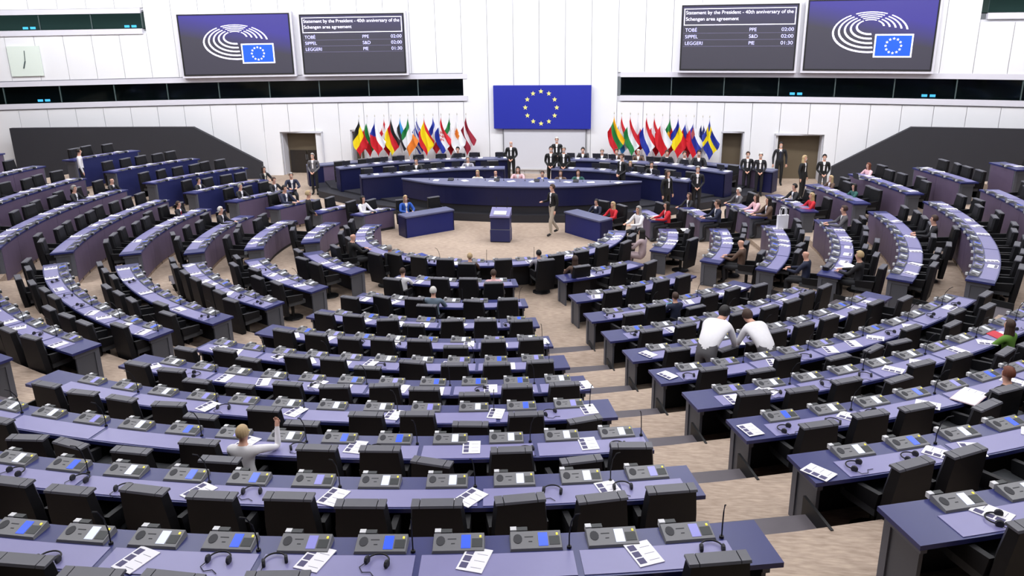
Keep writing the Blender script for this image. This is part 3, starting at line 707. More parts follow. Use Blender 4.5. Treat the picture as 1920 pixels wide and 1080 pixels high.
FR = [('amber, green and red', hor('Y', 'g', 'r')), ('red, white and pale blue', hor('r', 'w', 'l')), ('red, white and green', hor('r', 'w', 'g')), ('white and red halved', lambda u, v: 'w' if u < .5 else 'r'), ('red, white and dark blue', hor('r', 'w', 'b')), ('red, white and red', hor('r', 'w', 'r')), ('white over red', hor2('w', 'r')), ('green and red with an emblem', lambda u, v: ('Y' if hypot((u-.4), v-.5) < .15 else ('g' if u < .4 else 'r'))), ('blue, yellow and red', vert('b', 'y', 'r')), ('white, blue and red with a badge', hor('w', 'b', 'r')), ('white, blue and red with a shield', lambda u, v: ('s' if .2 < u < .45 and .3 < v < .6 else ('w' if v < .33 else ('b' if v < .67 else 'r')))), ('white with a dark blue cross', cross('w', 'n')), ('blue with a yellow cross', cross('b', 'y'))]
PXL = [672.8, 688, 702.5, 719.7, 733, 750, 764.7, 781, 795, 811.7, 826.7, 842.5, 856.7, 873.3]
PXR = [1151.7, 1165.8, 1182, 1196.7, 1212.5, 1227, 1242.5, 1256.7, 1271.7, 1286.7, 1301.7, 1318, 1330.8]
POLEM = mat('white_pole', (226, 226, 230), .4)
def flag(px, py, colname, fun, i, n, side):
    d = ray((px, py)); t = (11.9-CAM[1])/d[1]
    for _ in range(30): w = CAM+d*t; t = (wall_y(w[0])-1.0-CAM[1])/d[1]
    w = CAM+d*(t*(1+(.004 if i % 2 else -.004))); x, y, zt = w; g = empty('draped_flag', (x, y, PZ))
    tag(g, 'draped %s flag, %s in the %s row' % (colname, ORD[i+1], side), 'flag', 'flags on poles behind the podium')
    og = (x, y, PZ)
    MB().lathe([(.16, PZ), (.15, PZ+.03), (.02, PZ+.06), (.014, zt-.03)], 8, 0, (x, y)).build('pole', [POLEM], g, org=og)
    MB().lathe([(.004, zt-.06), (.022, zt-.02), (.016, zt+.03), (.002, zt+.07)], 8, 0, (x, y)).build('finial', [mat('finial', (210, 206, 190), .3, metal=.6)], g, org=og)
    NU, NV = 22, 18; b = MB(); rnd = random.Random(i*7+len(side)); ph0 = rnd.uniform(0, 6); lean = rnd.uniform(-.04, .08); keys = []
    H = 1.78
    def P(u, v):
        s_ = .40*v+.60*u
        wv = .03+.44*min(1, s_*1.35)*(1 if s_ < .75 else (1-(s_-.75)*2.4))
        lx = (v-u)*wv*1.15*-1 + lean*s_*2
        fold = .07*sin(9*(v-u)+ph0+3*s_)*min(1, s_*3)
        return (x+lx, y-.07-fold-.05*s_, zt-.08-H*s_)
    for a in range(NU):
        for c_ in range(NV):
            u, v = (a+.5)/NU, (c_+.5)/NV; ch = fun(u, v)
            if ch not in keys: keys.append(ch)
            b.quad(P(a/NU, c_/NV), P((a+1)/NU, c_/NV), P((a+1)/NU, (c_+1)/NV), P(a/NU, (c_+1)/NV), keys.index(ch))
    o = b.build('cloth', [fm(q) for q in keys], g, org=og, smooth=True)
for i, (px, (cn, fn)) in enumerate(zip(PXL, FL)): flag(px, 218-4*i/13., cn, fn, i, 14, 'left')
for i, (px, (cn, fn)) in enumerate(zip(PXR, FR)): flag(px, 212+7*i/12., cn, fn, i, 13, 'right')

# ------------------------------------------------------------------ loose papers and headphones on the desks
PAPERS = [MB().box(-.105, .105, -.148, .148, 0, .006, 0).mesh('sheet', [PAPER])]
_pr = MB()
for j in range(3): _pr.box(-.09+.0, -.03, -.12+j*.085, -.05+j*.085, .006, .0068, 0)
for j in range(3): _pr.box(0, .085, -.1+j*.085, -.096+j*.085, .006, .0066, 0)
PRINT = _pr.mesh('print', [INK])
def headset():
    m1 = MB(); m1.tube([(.085*cos(t), .085*sin(t), .02) for t in [pi*i/12 for i in range(13)]], .007, 6)
    m2 = MB().lathe([(.03, -.012), (.036, -.004), (.036, .008), (.028, .014)], 10)
    m3 = MB(); m3.tube([(-.085, -.03, .01), (-.11, -.1, .006), (-.06, -.15, .006), (.0, -.13, .006), (.05, -.17, .006)], .0035, 5)
    return m1.mesh('headband', [BLACK]), m2.mesh('ear_cup', [SPKR]), m3.mesh('cord', [BLACK])
HB, HC, HW = headset()
def row_hit(px, k): return onZ(px, ZT[k]+.008)
def put_paper(w, rz, label):
    g = empty('printed_sheet', tuple(w), rz); tag(g, label, 'paper', 'sheets lying on the desks'); obj('sheet', PAPERS[0], g); obj('print', PRINT, g)
def put_head(w, rz, label):
    g = empty('headphones', tuple(w), rz); tag(g, label, 'headphones', 'headphones lying on the desks')
    obj('headband', HB, g); obj('cord', HW, g)
    for sx in (-.085, .085):
        o = obj('ear_cup', HC, g, (sx, -.02, .022)); o.rotation_euler = (0, pi/2, 0)
RN = lambda k: 'innermost ring' if k == 0 else ORD[k+1]+' row'
USED = set()
def nearest_seat(w, k=None):
    best = None
    for i, s_ in enumerate(SEATS):
        if k is not None and s_['k'] != k: continue
        x, y = P2(rk(s_['k'])+.4, s_['ph']); d = hypot(x-w[0], y-w[1])
        if best is None or d < best[0]: best = (d, i)
    return best
HAND_P = [(10, 255, 1050, .35), (10, 592, 1046, .3), (10, 890, 1050, .3), (10, 1207, 1038, -.25), (10, 1860, 962, -.5),
          (9, 373, 922, .45), (9, 625, 932, .35), (9, 882, 933, .7), (9, 1142, 918, -.2), (9, 1535, 886, -.5), (9, 1760, 850, -.6),
          (8, 667, 838, .15), (8, 884, 839, .0), (8, 1103, 832, -.05), (8, 1407, 806, -.1), (8, 1595, 782, -.6), (8, 470, 822, .3),
          (7, 555, 772, .35), (7, 738, 778, .2), (7, 930, 775, .2), (7, 1103, 766, -.1), (7, 1425, 722, -.5), (7, 390, 762, .3), (7, 1690, 700, -.5),
          (6, 752, 729, .15), (6, 920, 729, .0), (6, 1096, 722, -.15), (6, 1250, 702, -.4), (6, 600, 716, .3), (6, 1700, 655, -.6), (6, 60+220, 690, .5),
          (5, 955, 688, .0), (5, 1215, 664, -.4), (5, 700, 676, .2), (5, 840, 684, .1), (5, 530, 664, .3), (5, 410, 652, .4),
          (4, 1018, 640, -.1), (4, 880, 642, .0), (4, 740, 640, .1), (4, 620, 632, .2)]
n_p = 0
for (k, px, py, a) in HAND_P:
    w = row_hit((px, py), k); ph = degrees(atan2(w[0], -w[1])); b = nearest_seat(w, k)
    if not b or b[0] > 1.0: continue
    s_ = SEATS[b[1]]; key = (s_['block'], s_['k'], s_['no'], 'p')
    if key in USED: continue
    USED.add(key); r = min(max(hypot(w[0], w[1]), rk(k)+.30), rk(k)+DEP-.17); x, y = r*sin(radians(ph)), -r*cos(radians(ph))
    put_paper((x, y, ZT[k]+.008), radians(ph)-a, 'white printed sheet at the %s seat, %s%s' % (ORD[s_['no']], RN(k), '' if k == 0 else ', '+s_['block']))
HAND_H = [(10, 90, 1052), (10, 412, 1050), (10, 517, 1050), (10, 711, 1048), (10, 775, 1048), (10, 1325, 1012), (9, 30, 886), (9, 155, 897), (9, 235, 917), (9, 475, 920), (9, 1035, 916), (9, 1165, 910), (8, 705, 842), (8, 985, 845), (8, 1157, 836), (8, 560, 836), (7, 1030, 775), (7, 420, 765)]
for (k, px, py) in HAND_H:
    w = row_hit((px, py), k); b = nearest_seat(w, k)
    if not b or b[0] > 1.0: continue
    s_ = SEATS[b[1]]; key = (s_['block'], s_['k'], s_['no'], 'h')
    if key in USED: continue
    USED.add(key); ph = degrees(atan2(w[0], -w[1])); r = min(max(hypot(w[0], w[1]), rk(k)+.34), rk(k)+DEP-.12); x, y = r*sin(radians(ph)), -r*cos(radians(ph))
    put_head((x, y, ZT[k]+.008), radians(ph)+random.uniform(-.6, .6), 'black headphones at the %s seat, %s%s' % (ORD[s_['no']], RN(k), '' if k == 0 else ', '+s_['block']))
rnd = random.Random(5); np_, nh_ = len([u for u in USED if u[3] == 'p']), 0
for s_ in sorted(SEATS, key=lambda q: -q['wpx']):
    k = s_['k']; near = k >= 7 and s_['block'] == 'centre block'
    base = '%s seat, %s%s' % (ORD[min(s_['no'], 28)], RN(k), '' if k == 0 else ', '+s_['block'])
    kp, kh = (s_['block'], k, s_['no'], 'p'), (s_['block'], k, s_['no'], 'h')
    if not near and kp not in USED and rnd.random() < .62 and np_ < 285:
        ph = s_['ph']+rnd.uniform(-.3, .3)*s_['dph']; x, y = P2(rk(k)+rnd.uniform(.38, .44), ph); USED.add(kp); np_ += 1
        put_paper((x, y, ZT[k]+.008), radians(ph)+rnd.choice((0, 0, .3, -.4, .7, 1.57)), 'white printed sheet at the '+base)
    elif not near and kh not in USED and s_['wpx'] > 20 and rnd.random() < .7:
        ph = s_['ph']+rnd.uniform(-.35, .35)*s_['dph']; x, y = P2(rk(k)+rnd.uniform(.36, .43), ph); USED.add(kh)
        put_head((x, y, ZT[k]+.008), radians(ph)+rnd.uniform(-1, 1), 'black headphones at the '+base)

# ------------------------------------------------------------------ people
def pose_nodes(kind):
    N = {}; E = []
    sit = kind.startswith('sit'); lean = kind == 'lean'
    if sit:
        N['pelvis'] = (0, .02, .54, .155, .12); N['waist'] = (0, .05, .68, .14, .105); N['chest'] = (0, .04, .88, .165, .115); N['nb'] = (0, .02, 1.03, .075, .07)
        N['neck'] = (0, .005, 1.08, .052, .052); N['h1'] = (0, -.015, 1.135, .062, .075); N['h2'] = (0, -.01, 1.21, .072, .092); N['h3'] = (0, 0, 1.27, .06, .075)
        hip = (.095, 0, .5); knee = (.12, -.42, .5); ank = (.12, -.38, .1); toe = (.13, -.55, .04); sh = (.185, .03, .99)
    elif lean:
        N['pelvis'] = (0, .16, .95, .15, .11); N['waist'] = (0, .06, 1.06, .135, .1); N['chest'] = (0, -.13, 1.2, .165, .115); N['nb'] = (0, -.28, 1.27, .075, .07)
        N['neck'] = (0, -.34, 1.30, .052, .052); N['h1'] = (0, -.41, 1.31, .07, .065); N['h2'] = (0, -.45, 1.37, .075, .085); N['h3'] = (0, -.45, 1.44, .06, .07)
        hip = (.09, .16, .9); knee = (.1, .12, .5); ank = (.1, .18, .09); toe = (.12, .02, .035); sh = (.185, -.22, 1.24)
    else:
        N['pelvis'] = (0, 0, .97, .15, .11); N['waist'] = (0, 0, 1.1, .135, .1); N['chest'] = (0, 0, 1.32, .17, .115); N['nb'] = (0, 0, 1.47, .075, .07)
        N['neck'] = (0, -.01, 1.53, .052, .052); N['h1'] = (0, -.03, 1.585, .062, .075); N['h2'] = (0, -.025, 1.66, .072, .092); N['h3'] = (0, -.015, 1.72, .06, .075)
        hip = (.09, 0, .92); knee = (.1, -.02, .5); ank = (.1, .03, .09); toe = (.12, -.14, .035); sh = (.19, .01, 1.43)
    for a, b in (('pelvis', 'waist'), ('waist', 'chest'), ('chest', 'nb'), ('nb', 'neck'), ('neck', 'h1'), ('h1', 'h2'), ('h2', 'h3')): E.append((a, b))
    for sg, S in ((1, 'L'), (-1, 'R')):
        def P(p, rx, ry=None, nm=''): N[nm+S] = (p[0]*sg, p[1], p[2], rx, ry or rx)
        kn, an, to = knee, ank, toe
        if kind == 'walk': d = .16*sg; kn = (.1, -.02-d*.6-.04, .5); an = (.1, .03-d+(.1 if sg < 0 else 0), .09+(.05 if sg < 0 else 0)); to = (.11, an[1]-.17, an[2]-.05)
        P(sh, .07, nm='sh'); P(hip, .095, nm='hip'); P(kn, .066, nm='knee'); P(an, .05, nm='ank'); P(to, .04, .035, nm='toe')
        if kind == 'sit': el, wr, pa = (.27, -.14, .77), (.14, -.38, .765), (.10, -.46, .765)
        elif kind == 'sit_raise': el, wr, pa = ((.27, -.14, .77), (.14, -.38, .765), (.10, -.46, .765)) if sg > 0 else ((.36, -.26, .88), (.34, -.34, 1.12), (.33, -.37, 1.2))
        elif kind == 'lean': el, wr, pa = (.25, -.3, .99), (.2, -.42, .8), (.19, -.48, .76)
        elif kind == 'clasp': el, wr, pa = (.235, .03, 1.15), (.1, -.17, 1.0), (.03, -.19, .95)
        elif kind == 'walk': el, wr, pa = ((.25, .03, 1.16), (.24, -.05, .92), (.24, -.08, .84)) if sg > 0 else ((.26, -.02, 1.16), (.2, -.27, 1.16), (.17, -.35, 1.17))
        else: el, wr, pa = (.26, .03, 1.15), (.26, -.04, .9), (.26, -.06, .82)
        P(el, .05, nm='el'); P(wr, .034, nm='wr'); P(pa, .036, .02, nm='palm')
        E.extend([('chest', 'sh'+S), ('sh'+S, 'el'+S), ('el'+S, 'wr'+S), ('wr'+S, 'palm'+S), ('pelvis', 'hip'+S), ('hip'+S, 'knee'+S), ('knee'+S, 'ank'+S), ('ank'+S, 'toe'+S)])
        pv = Vector(N['palm'+S][:3]); d = (pv-Vector(N['wr'+S][:3])).normalized(); side = d.cross(Vector((0, 0, 1) if abs(d.z) < .7 else (0, 1, 0))).normalized(); curl = side.cross(d)
        if curl.z > 0 and abs(d.z) < .7: curl = -curl
        for f, (o, L) in enumerate(((-.03, .06), (-.01, .075), (.01, .07), (.03, .055), (.045, .045))):
            q1 = pv+side*o+d*(L*.5 if f < 4 else .0); q2 = pv+side*(o*1.1)+d*(L if f < 4 else .03)+curl*.02
            N['f%da%s' % (f, S)] = (*q1, .010, .010); N['f%db%s' % (f, S)] = (*q2, .008, .008)
            E.extend([('palm'+S, 'f%da%s' % (f, S)), ('f%da%s' % (f, S), 'f%db%s' % (f, S))])
    return N, E
def region(a, b):
    n = b
    if n.startswith('h') and n[1] in '123': return 'head'
    if n == 'neck': return 'neck'
    if n.startswith('f') or n.startswith('palm'): return 'hand'
    if n.startswith('wr'): return 'forearm'
    if n.startswith('el') or n.startswith('sh'): return 'arm'
    if n.startswith('toe'): return 'foot'
    if n.startswith('hip') or n.startswith('knee') or n.startswith('ank'): return 'leg'
    return 'torso'
POSES = {}
def pose_mesh(kind):
    if kind in POSES: return POSES[kind]
    N, E = pose_nodes(kind); names = list(N); idx = {n: i for i, n in enumerate(names)}
    me = bpy.data.meshes.new('body_base'); me.from_pydata([N[n][:3] for n in names], [(idx[a], idx[b]) for a, b in E], [])
    o = bpy.data.objects.new('body_tmp', me); COL.objects.link(o)
    md = o.modifiers.new('skin', 'SKIN'); md.use_smooth_shade = True
    sv = me.skin_vertices[0].data
    for n in names: sv[idx[n]].radius = (N[n][3], N[n][4]); sv[idx[n]].use_root = (n == 'pelvis')
    sd = o.modifiers.new('sub', 'SUBSURF'); sd.levels = 3; sd.render_levels = 3
    dg = bpy.context.evaluated_depsgraph_get(); out = bpy.data.meshes.new_from_object(o.evaluated_get(dg)); bpy.data.objects.remove(o)
    A = np.array([N[a][:3] for a, b in E]); B = np.array([N[b][:3] for a, b in E]); rg = [region(a, b) for a, b in E]; rad = np.array([max(N[a][3], N[b][3]) for a, b in E])
    h2 = np.array(N['h2'][:3]); ch = np.array(N['chest'][:3]); nb = np.array(N['nb'][:3])
    # nose and chin relief
    for v in out.vertices:
        p = np.array(v.co)-h2
        if p[1] < -.05 and abs(p[0]) < .022 and -.05 < p[2] < .012: v.co.y -= .016*(1-abs(p[0])/.022)
    mi = []
    for p in out.polygons:
        c = np.array(p.center); d = B-A; t = np.clip(((c-A)*d).sum(1)/((d*d).sum(1)+1e-9), 0, 1); q = A+d*t[:, None]; dist = np.linalg.norm(c-q, axis=1)/rad
        r = rg[int(np.argmin(dist))]; m = 1
        if r in ('head', 'neck', 'hand'): m = 0
        elif r == 'leg': m = 2
        elif r == 'foot': m = 5
        if r == 'head':
            e = c-h2
            if e[1] < -.05 and abs(abs(e[0])-.03) < .014 and abs(e[2]-.012) < .012: m = 6
            elif e[1] < -.05 and abs(e[0]) < .025 and abs(e[2]+.062) < .008: m = 6
        if r == 'torso':
            up = (nb-ch); L = np.linalg.norm(up); s_ = float((c-ch)@up/L)
            fr = c[1]-ch[1] if kind != 'lean' else c[2]-ch[2]+.3
            if kind != 'lean' and p.normal.y < -.3 and s_ > -.2:
                wv = .012+.038*max(0, (s_+.2)/.35)
                if abs(c[0]) < wv: m = 4 if (abs(c[0]) < .018 and s_ < .1) else 3
        _u = (nb-ch); _l = np.linalg.norm(_u); _s = float((c-ch)@_u/_l); _d = np.linalg.norm((c-ch)-_u/_l*_s)
        if r in ('torso', 'arm') and _s > _l+.012 and _d < .085: m = 0
        if c[2] < (N['pelvis'][2]-.02) and r == 'torso': m = 2
        mi.append(m)
    out.materials.clear()
    for _ in range(7): out.materials.append(DARK)
    out.polygons.foreach_set('material_index', mi); out.polygons.foreach_set('use_smooth', [True]*len(mi)); out.update(); out.name = 'body_'+kind
    POSES[kind] = (out, N['h2'][:3], N['h3'][2]+.055); return POSES[kind]
def hair_mesh(style):
    b = MB(); n, m_ = 16, 10; R = (.088, .108, .112)
    def pt(i, j):
        th = pi*j/m_*(.62 if style == 'short' else .62); ph = 2*pi*i/n
        x, y, z = R[0]*sin(th)*sin(ph), R[1]*sin(th)*cos(ph)+.012, R[2]*cos(th)
        return [x, y, z]
    for i in range(n):
        ph = 2*pi*(i+.5)/n; face = cos(ph) < -.45   # front is -Y
        jm = 5 if face else m_
        for j in range(jm):
            b.quad(pt(i, j), pt(i, j+1), pt(i+1, j+1), pt(i+1, j))
    if style == 'long':
        for i in range(n):
            ph = 2*pi*(i+.5)/n
            if cos(ph) < -.2: continue
            for k_ in range(3):
                a, c = pt(i, m_), pt(i+1, m_)
                z0, z1 = -.055*k_, -.055*(k_+1); s0, s1 = 1+.05*k_, 1+.05*(k_+1)
                b.quad((a[0]*s0, a[1]*s0, a[2]+z0), (a[0]*s1, a[1]*s1, a[2]+z1), (c[0]*s1, c[1]*s1, c[2]+z1), (c[0]*s0, c[1]*s0, c[2]+z0))
    me = b.mesh('hair_'+style, [BLACK], smooth=True); return me
HAIR = {s_: hair_mesh(s_) for s_ in ('short', 'long')}
PAL = dict(dark=(26, 26, 32), navy=(28, 34, 60), black=(14, 14, 17), grey=(92, 90, 94), white=(236, 234, 238), beige=(178, 166, 150), red=(200, 30, 44), pink=(232, 186, 192), blue=(36, 84, 176), green=(96, 140, 50), brown=(92, 70, 58), lgrey=(150, 148, 160), slate=(106, 122, 138), teal=(40, 90, 84), floral=(180, 160, 164), midblue=(52, 74, 150), cream=(226, 220, 206))
HPAL = dict(grey=(150, 146, 142), white=(214, 210, 204), brown=(66, 46, 36), black=(24, 20, 20), blond=(186, 160, 120), red=(110, 60, 40), none=None)
SKIN = mat('skin', (214, 164, 142), .6)
def cl(c): return mat('cloth_'+c, PAL[c], .75, noise=.06, scale=20)
def hr(c): return mat('hair_'+c, HPAL[c], .6, noise=.15, scale=40)
def person(px, where, pose, top, legs, hair, label, shirt='white', tie=None, style='short', rz=None, hf=None, cs=.2):
    me, h2, H = pose_mesh(pose)
    if isinstance(where, int):
        k = where; R = rk(k)+DEP+(.02 if pose.startswith('sit') else .3); zf = ZF[k]; best = None
        d = ray(px)
        for t in np.linspace(8, 60, 5200):
            w = CAM+d*t; ph = degrees(atan2(w[0], -w[1])); e = abs(hypot(w[0], w[1])/shrink(ph)-R)
            if e < .02:
                sc_ = abs((w[2]-zf)-H)
                if best is None or sc_ < best[0]: best = (sc_, w, ph)
        if best is None or best[0] > .4:
            w = onZ(px, zf+H); ph = degrees(atan2(w[0], -w[1])); print('PLANE', label[:40], 'r', round(hypot(w[0], w[1])/shrink(ph), 2), 'want', round(R, 2), best[0] if best else None)
        else: w, ph = best[1], best[2]
        s = max(.86, min(1.15, (w[2]-zf)/H)); ang = radians(ph)+pi
    elif len(where) == 2:
        zf = where[0]; d = ray(px); w = CAM+d*((where[1]-CAM[1])/d[1]); s = max(.85, min(1.15, (w[2]-zf)/H)); ang = 0.; k = None
        print('Y', label[:50], 'scale', round((w[2]-zf)/H, 2), w.round(2))
    else:
        zf = where[0]; w = onZ(px, zf+H*(hf or 1)); s = hf or 1.; ang = 0.; ph = degrees(atan2(w[0], -w[1])); k = None
    if rz is not None: ang = rz
    hx, hy = h2[0]*s, h2[1]*s
    X, Y = w[0]-(hx*cos(ang)-hy*sin(ang)), w[1]-(hx*sin(ang)+hy*cos(ang))
    g = empty('person', (X, Y, zf), ang); g.scale = (s, s, s); tag(g, label, 'person')
    o = obj('body', me, g)
    for i, m in enumerate((SKIN, cl(top), cl(legs), cl(shirt), cl(tie or shirt), MATS['black'], MATS['black'])):
        o.material_slots[i].link = 'OBJECT'; o.material_slots[i].material = m
    if hair != 'none':
        q = obj('hair', HAIR[style], g, (h2[0], h2[1], h2[2]+.012)); q.material_slots[0].link = 'OBJECT'; q.material_slots[0].material = hr(hair)
    if isinstance(where, int) and pose.startswith('sit'):
        b = None
        for c in CHAIRS:
            d_ = hypot(c['x']-X, c['y']-Y)
            if abs(c['z']-zf) < .1 and (b is None or d_ < b[0]): b = (d_, c)
        if b and b[0] < .75: b[1]['x'], b[1]['y'], b[1]['rz'] = X-cs*sin(ang), Y+cs*cos(ang), ang
    elif pose.startswith('sit'):
        b = None
        for c in CHAIRS:
            d_ = hypot(c['x']-X, c['y']-Y)
            if b is None or d_ < b[0]: b = (d_, c)
        if b and b[0] < .9: b[1]['x'], b[1]['y'], b[1]['z'], b[1]['rz'] = X-.03*sin(ang), Y+.03*cos(ang), zf, ang
    return g
D_, N_ = 'dark', 'navy'
person((147, 278), 7, 'stand', 'white', 'dark', 'black', 'person in a long white jacket walking by the upper left desks', shirt='white', rz=2.2)
person((138, 347), 6, 'sit', D_, D_, 'grey', 'grey-haired person in a dark suit seated at the far left')
person((209, 335), 6, 'sit', D_, D_, 'none', 'bald person in a dark suit with clasped hands, upper left seats', tie='navy')
person((373, 341), 5, 'sit', D_, D_, 'black', 'dark-haired person in a dark suit seated below the left parapet')
person((450, 344), 4, 'sit', D_, D_, 'grey', 'person with a pink face bowed over papers, upper left wing')
person((334, 377), 4, 'sit', D_, D_, 'brown', 'person in a dark suit and red tie, left side seats', tie='red')
person((413, 387), 3, 'sit', D_, D_, 'white', 'white-haired person in a dark suit seated left of the well')
person((494, 312), 5, 'sit', D_, D_, 'black', 'person in a dark blazer beside the sloping end of the left parapet', style='long', shirt='cream')
person((513, 332), 4, 'sit', D_, D_, 'brown', 'person in a black jacket and white shirt below the left door')
person((545, 323), (-.55,), 'sit', N_, D_, 'grey', 'grey-haired person in a navy suit nearest the left door', rz=.5)
person((533, 347), 3, 'sit', N_, D_, 'black', 'dark-haired person in a blue suit leaning over a left wing desk')
person((578, 357), (-.75,), 'clasp', 'black', 'black', 'blond', 'person in a black suit standing in the left wing aisle', rz=2.0)
person((585, 287), (-.75,), 'clasp', 'grey', D_, 'grey', 'person standing behind the leftmost podium desk before the left door', shirt='white')
person((680, 367), 1, 'sit', 'white', D_, 'black', 'person in a white blouse at a left wing desk by the podium', style='long')
person((760, 366), (-.75, 2.2), 'sit', 'blue', D_, 'blond', 'blond person in a bright blue jacket at the left royal blue desk', rz=.6, style='long')
person((661, 436), 0, 'sit', 'black', D_, 'none', 'bald person in a black suit at the left end of the innermost ring')
person((731, 468), 0, 'sit', D_, D_, 'grey', 'person with headphones bent low at the innermost ring, left side')
person((881, 478), 0, 'sit', 'brown', D_, 'blond', 'person with light brown hair at the middle of the innermost ring')
person((1010, 471), 0, 'sit', 'lgrey', D_, 'black', 'dark-haired person in a light grey jacket at the innermost ring')
person((1078, 479), (-.75,), 'sit', 'brown', D_, 'brown', 'long-haired person in brown at the innermost ring, right side', style='long', hf=.9, rz=radians(30)+pi)
person((1197, 386), (-.75,), 'sit', 'white', D_, 'grey', 'person in a white top turned sideways right of the well', rz=-.9, style='long')
person((1203, 428), 0, 'sit', 'floral', 'floral', 'black', 'person in a patterned pink and white dress, right end of the innermost ring', style='long', shirt='floral')
person((1118, 373), (-.75, 2.5), 'sit', N_, D_, 'black', 'person in a navy suit and glasses at the right royal blue desk', rz=-.6, tie='navy')
person((1149, 378), (-.75, 1.95), 'sit', 'red', D_, 'blond', 'person in a bright red jacket at the right royal blue desk', rz=-.9, style='long', shirt='red')
person((1250, 378), 1, 'sit', 'red', D_, 'black', 'person with long dark hair in a red top, right wing front desk', style='long', shirt='pink')
person((1035, 345), (-.75,), 'walk', 'black', 'beige', 'brown', 'person in a dark jacket and beige trousers walking across the well', rz=-.9)
person((755, 505), 1, 'sit', 'white', D_, 'brown', 'brown-haired person in a white shirt, left end of the second row')
person((925, 505), 1, 'sit', 'pink', D_, 'brown', 'person in a pale pink shirt, right end of the second row', shirt='pink')
person((812, 537), 2, 'sit', 'slate', D_, 'white', 'white-haired person in a slate blue jacket, third row centre', cs=.28)
person((1266, 549), 3, 'sit', N_, D_, 'brown', 'person in a navy suit at a fourth row desk, right block', cs=.36)
person((1360, 570), 5, 'lean', 'white', 'grey', 'black', 'dark-haired person in a white shirt leaning over to the right', rz=radians(22)+pi-.9)
person((1401, 578), 5, 'lean', 'white', 'grey', 'brown', 'person in a white shirt bending over, back to the camera', rz=radians(25)+pi+.12)
person((455, 811), 8, 'sit_raise', 'white', D_, 'blond', 'ash blond person in a white blouse raising an arm, ninth row', shirt='white')
person((1893, 604), 7, 'sit', 'green', D_, 'brown', 'long-haired person in a green top at the right edge', style='long', shirt='green', cs=.42)
person((1889, 702), 8, 'sit', 'black', D_, 'red', 'red-brown haired person in a black suit at the right edge', cs=.3)
person((1390, 447), 2, 'sit', 'brown', D_, 'none', 'bald person in a brown jacket, far-right block third row', shirt='lgrey')
person((1512, 468), 3, 'sit', N_, D_, 'none', 'bald person in a navy suit, far-right block fourth row')
person((1612, 470), 4, 'sit', D_, D_, 'blond', 'fair-haired person in a dark suit, far-right block fifth row')
person((1752, 403), 5, 'sit', D_, D_, 'brown', 'person in a dark suit reaching to papers, far-right block sixth row')
person((1583, 385), 4, 'sit', 'grey', D_, 'brown', 'brown-haired person in a grey suit at the top of the fifth row, right')
person((1628, 311), 6, 'sit', 'pink', D_, 'red', 'person in a pale pink blouse below the right parapet', style='long', shirt='pink')
person((1602, 344), 5, 'sit', 'teal', D_, 'black', 'dark-haired person in teal at a right wing desk', style='long', shirt='teal')
person((1558, 331), 5, 'sit', 'brown', D_, 'blond', 'blond person in brown at the end of a right wing desk', style='long')
person((1522, 361), 4, 'sit', 'red', D_, 'blond', 'blond person in a red jacket at a right wing desk', style='long', shirt='red')
person((1490, 344), 4, 'sit', D_, D_, 'black', 'dark-haired person in a black suit below the large right door')
person((1385, 352), 3, 'sit', 'grey', D_, 'white', 'white-haired person in a grey suit at a right wing desk', tie='navy')
person((1418, 364), 3, 'sit', 'pink', D_, 'brown', 'person in a pale blouse at a right wing desk by the white bag', style='long', shirt='pink')
person((1441, 368), 3, 'sit', 'brown', D_, 'black', 'person with bare arms and dark hair beside the white bag', style='long')
person((1345, 374), 2, 'sit', N_, D_, 'brown', 'person in dark blue at a right wing desk near the podium')
person((1292, 361), 2, 'sit', D_, D_, 'brown', 'brown-haired person seated right of the podium steps', style='long')
person((1309, 311), (-.75,), 'clasp', D_, D_, 'grey', 'person in a dark suit and white shirt standing before the right podium desks')
person((1253, 319), (-.75,), 'stand', 'black', 'black', 'brown', 'person in black standing left of the right podium desk end', style='long', rz=.8)
person((958, 263), (PZ,), 'clasp', 'black', 'black', 'none', 'bald usher in a black tailcoat standing left of the backdrop board')
person((1044, 257), (PZ,), 'clasp', 'black', 'black', 'white', 'white-haired usher in black standing behind the other two ushers')
person((1033, 274), (PZ,), 'clasp', 'black', 'black', 'black', 'front usher in a black tailcoat, left of the usher pair')
person((1057, 275), (PZ,), 'clasp', 'black', 'black', 'grey', 'front usher in a black tailcoat, right of the usher pair')
person((1166, 288), (PZ,), 'clasp', D_, D_, 'brown', 'person in a dark suit standing bent between right podium desks', rz=-.8)
for (x, y, t, h, sty, lb) in ((895, 319, 'cream', 'blond', 'long', 'blond person in a cream jacket at the presidency desk'), (929, 318, N_, 'none', 'short', 'bald person in a navy suit at the presidency desk'), (971, 312, 'pink', 'black', 'long', 'dark-haired person in a pink jacket at the presidency desk'), (1017, 320, 'midblue', 'brown', 'short', 'person in a blue suit and tie at the presidency desk'), (1051, 319, 'brown', 'brown', 'long', 'person in brown at the presidency desk before the ushers'), (1084, 318, 'teal', 'brown', 'long', 'person in dark green at the right of the presidency desk')):
    person((x, y), (PZ, 5.55), 'sit', t, D_, h, lb, style=sty)
PODY = {1093: 10.4, 1129: 10.3, 1156: 10.2, 1197: 10.0, 1251: 9.6, 1284: 9.3, 1311: 9.0, 1182: 8.0, 1222: 7.6, 780: 7.3, 877: 8.1}
for (x, y, t, h, lb) in ((1093, 276, D_, 'black', 'nearest the backdrop board, right rear podium row'), (1129, 279, D_, 'grey', 'grey-haired, second seat of the right rear podium row'), (1156, 279, 'brown', 'brown', 'below the amber, green and red flag'), (1197, 280, 'brown', 'white', 'white-haired, below the middle right flags'), (1251, 281, D_, 'brown', 'below the green and red flag'), (1284, 283, 'grey', 'brown', 'below the white and blue flags on the right'), (1311, 281, D_, 'black', 'last before the right small door')):
    person((x, y), (PZ, PODY[x]), 'sit', t, D_, h, 'seated person, '+lb)
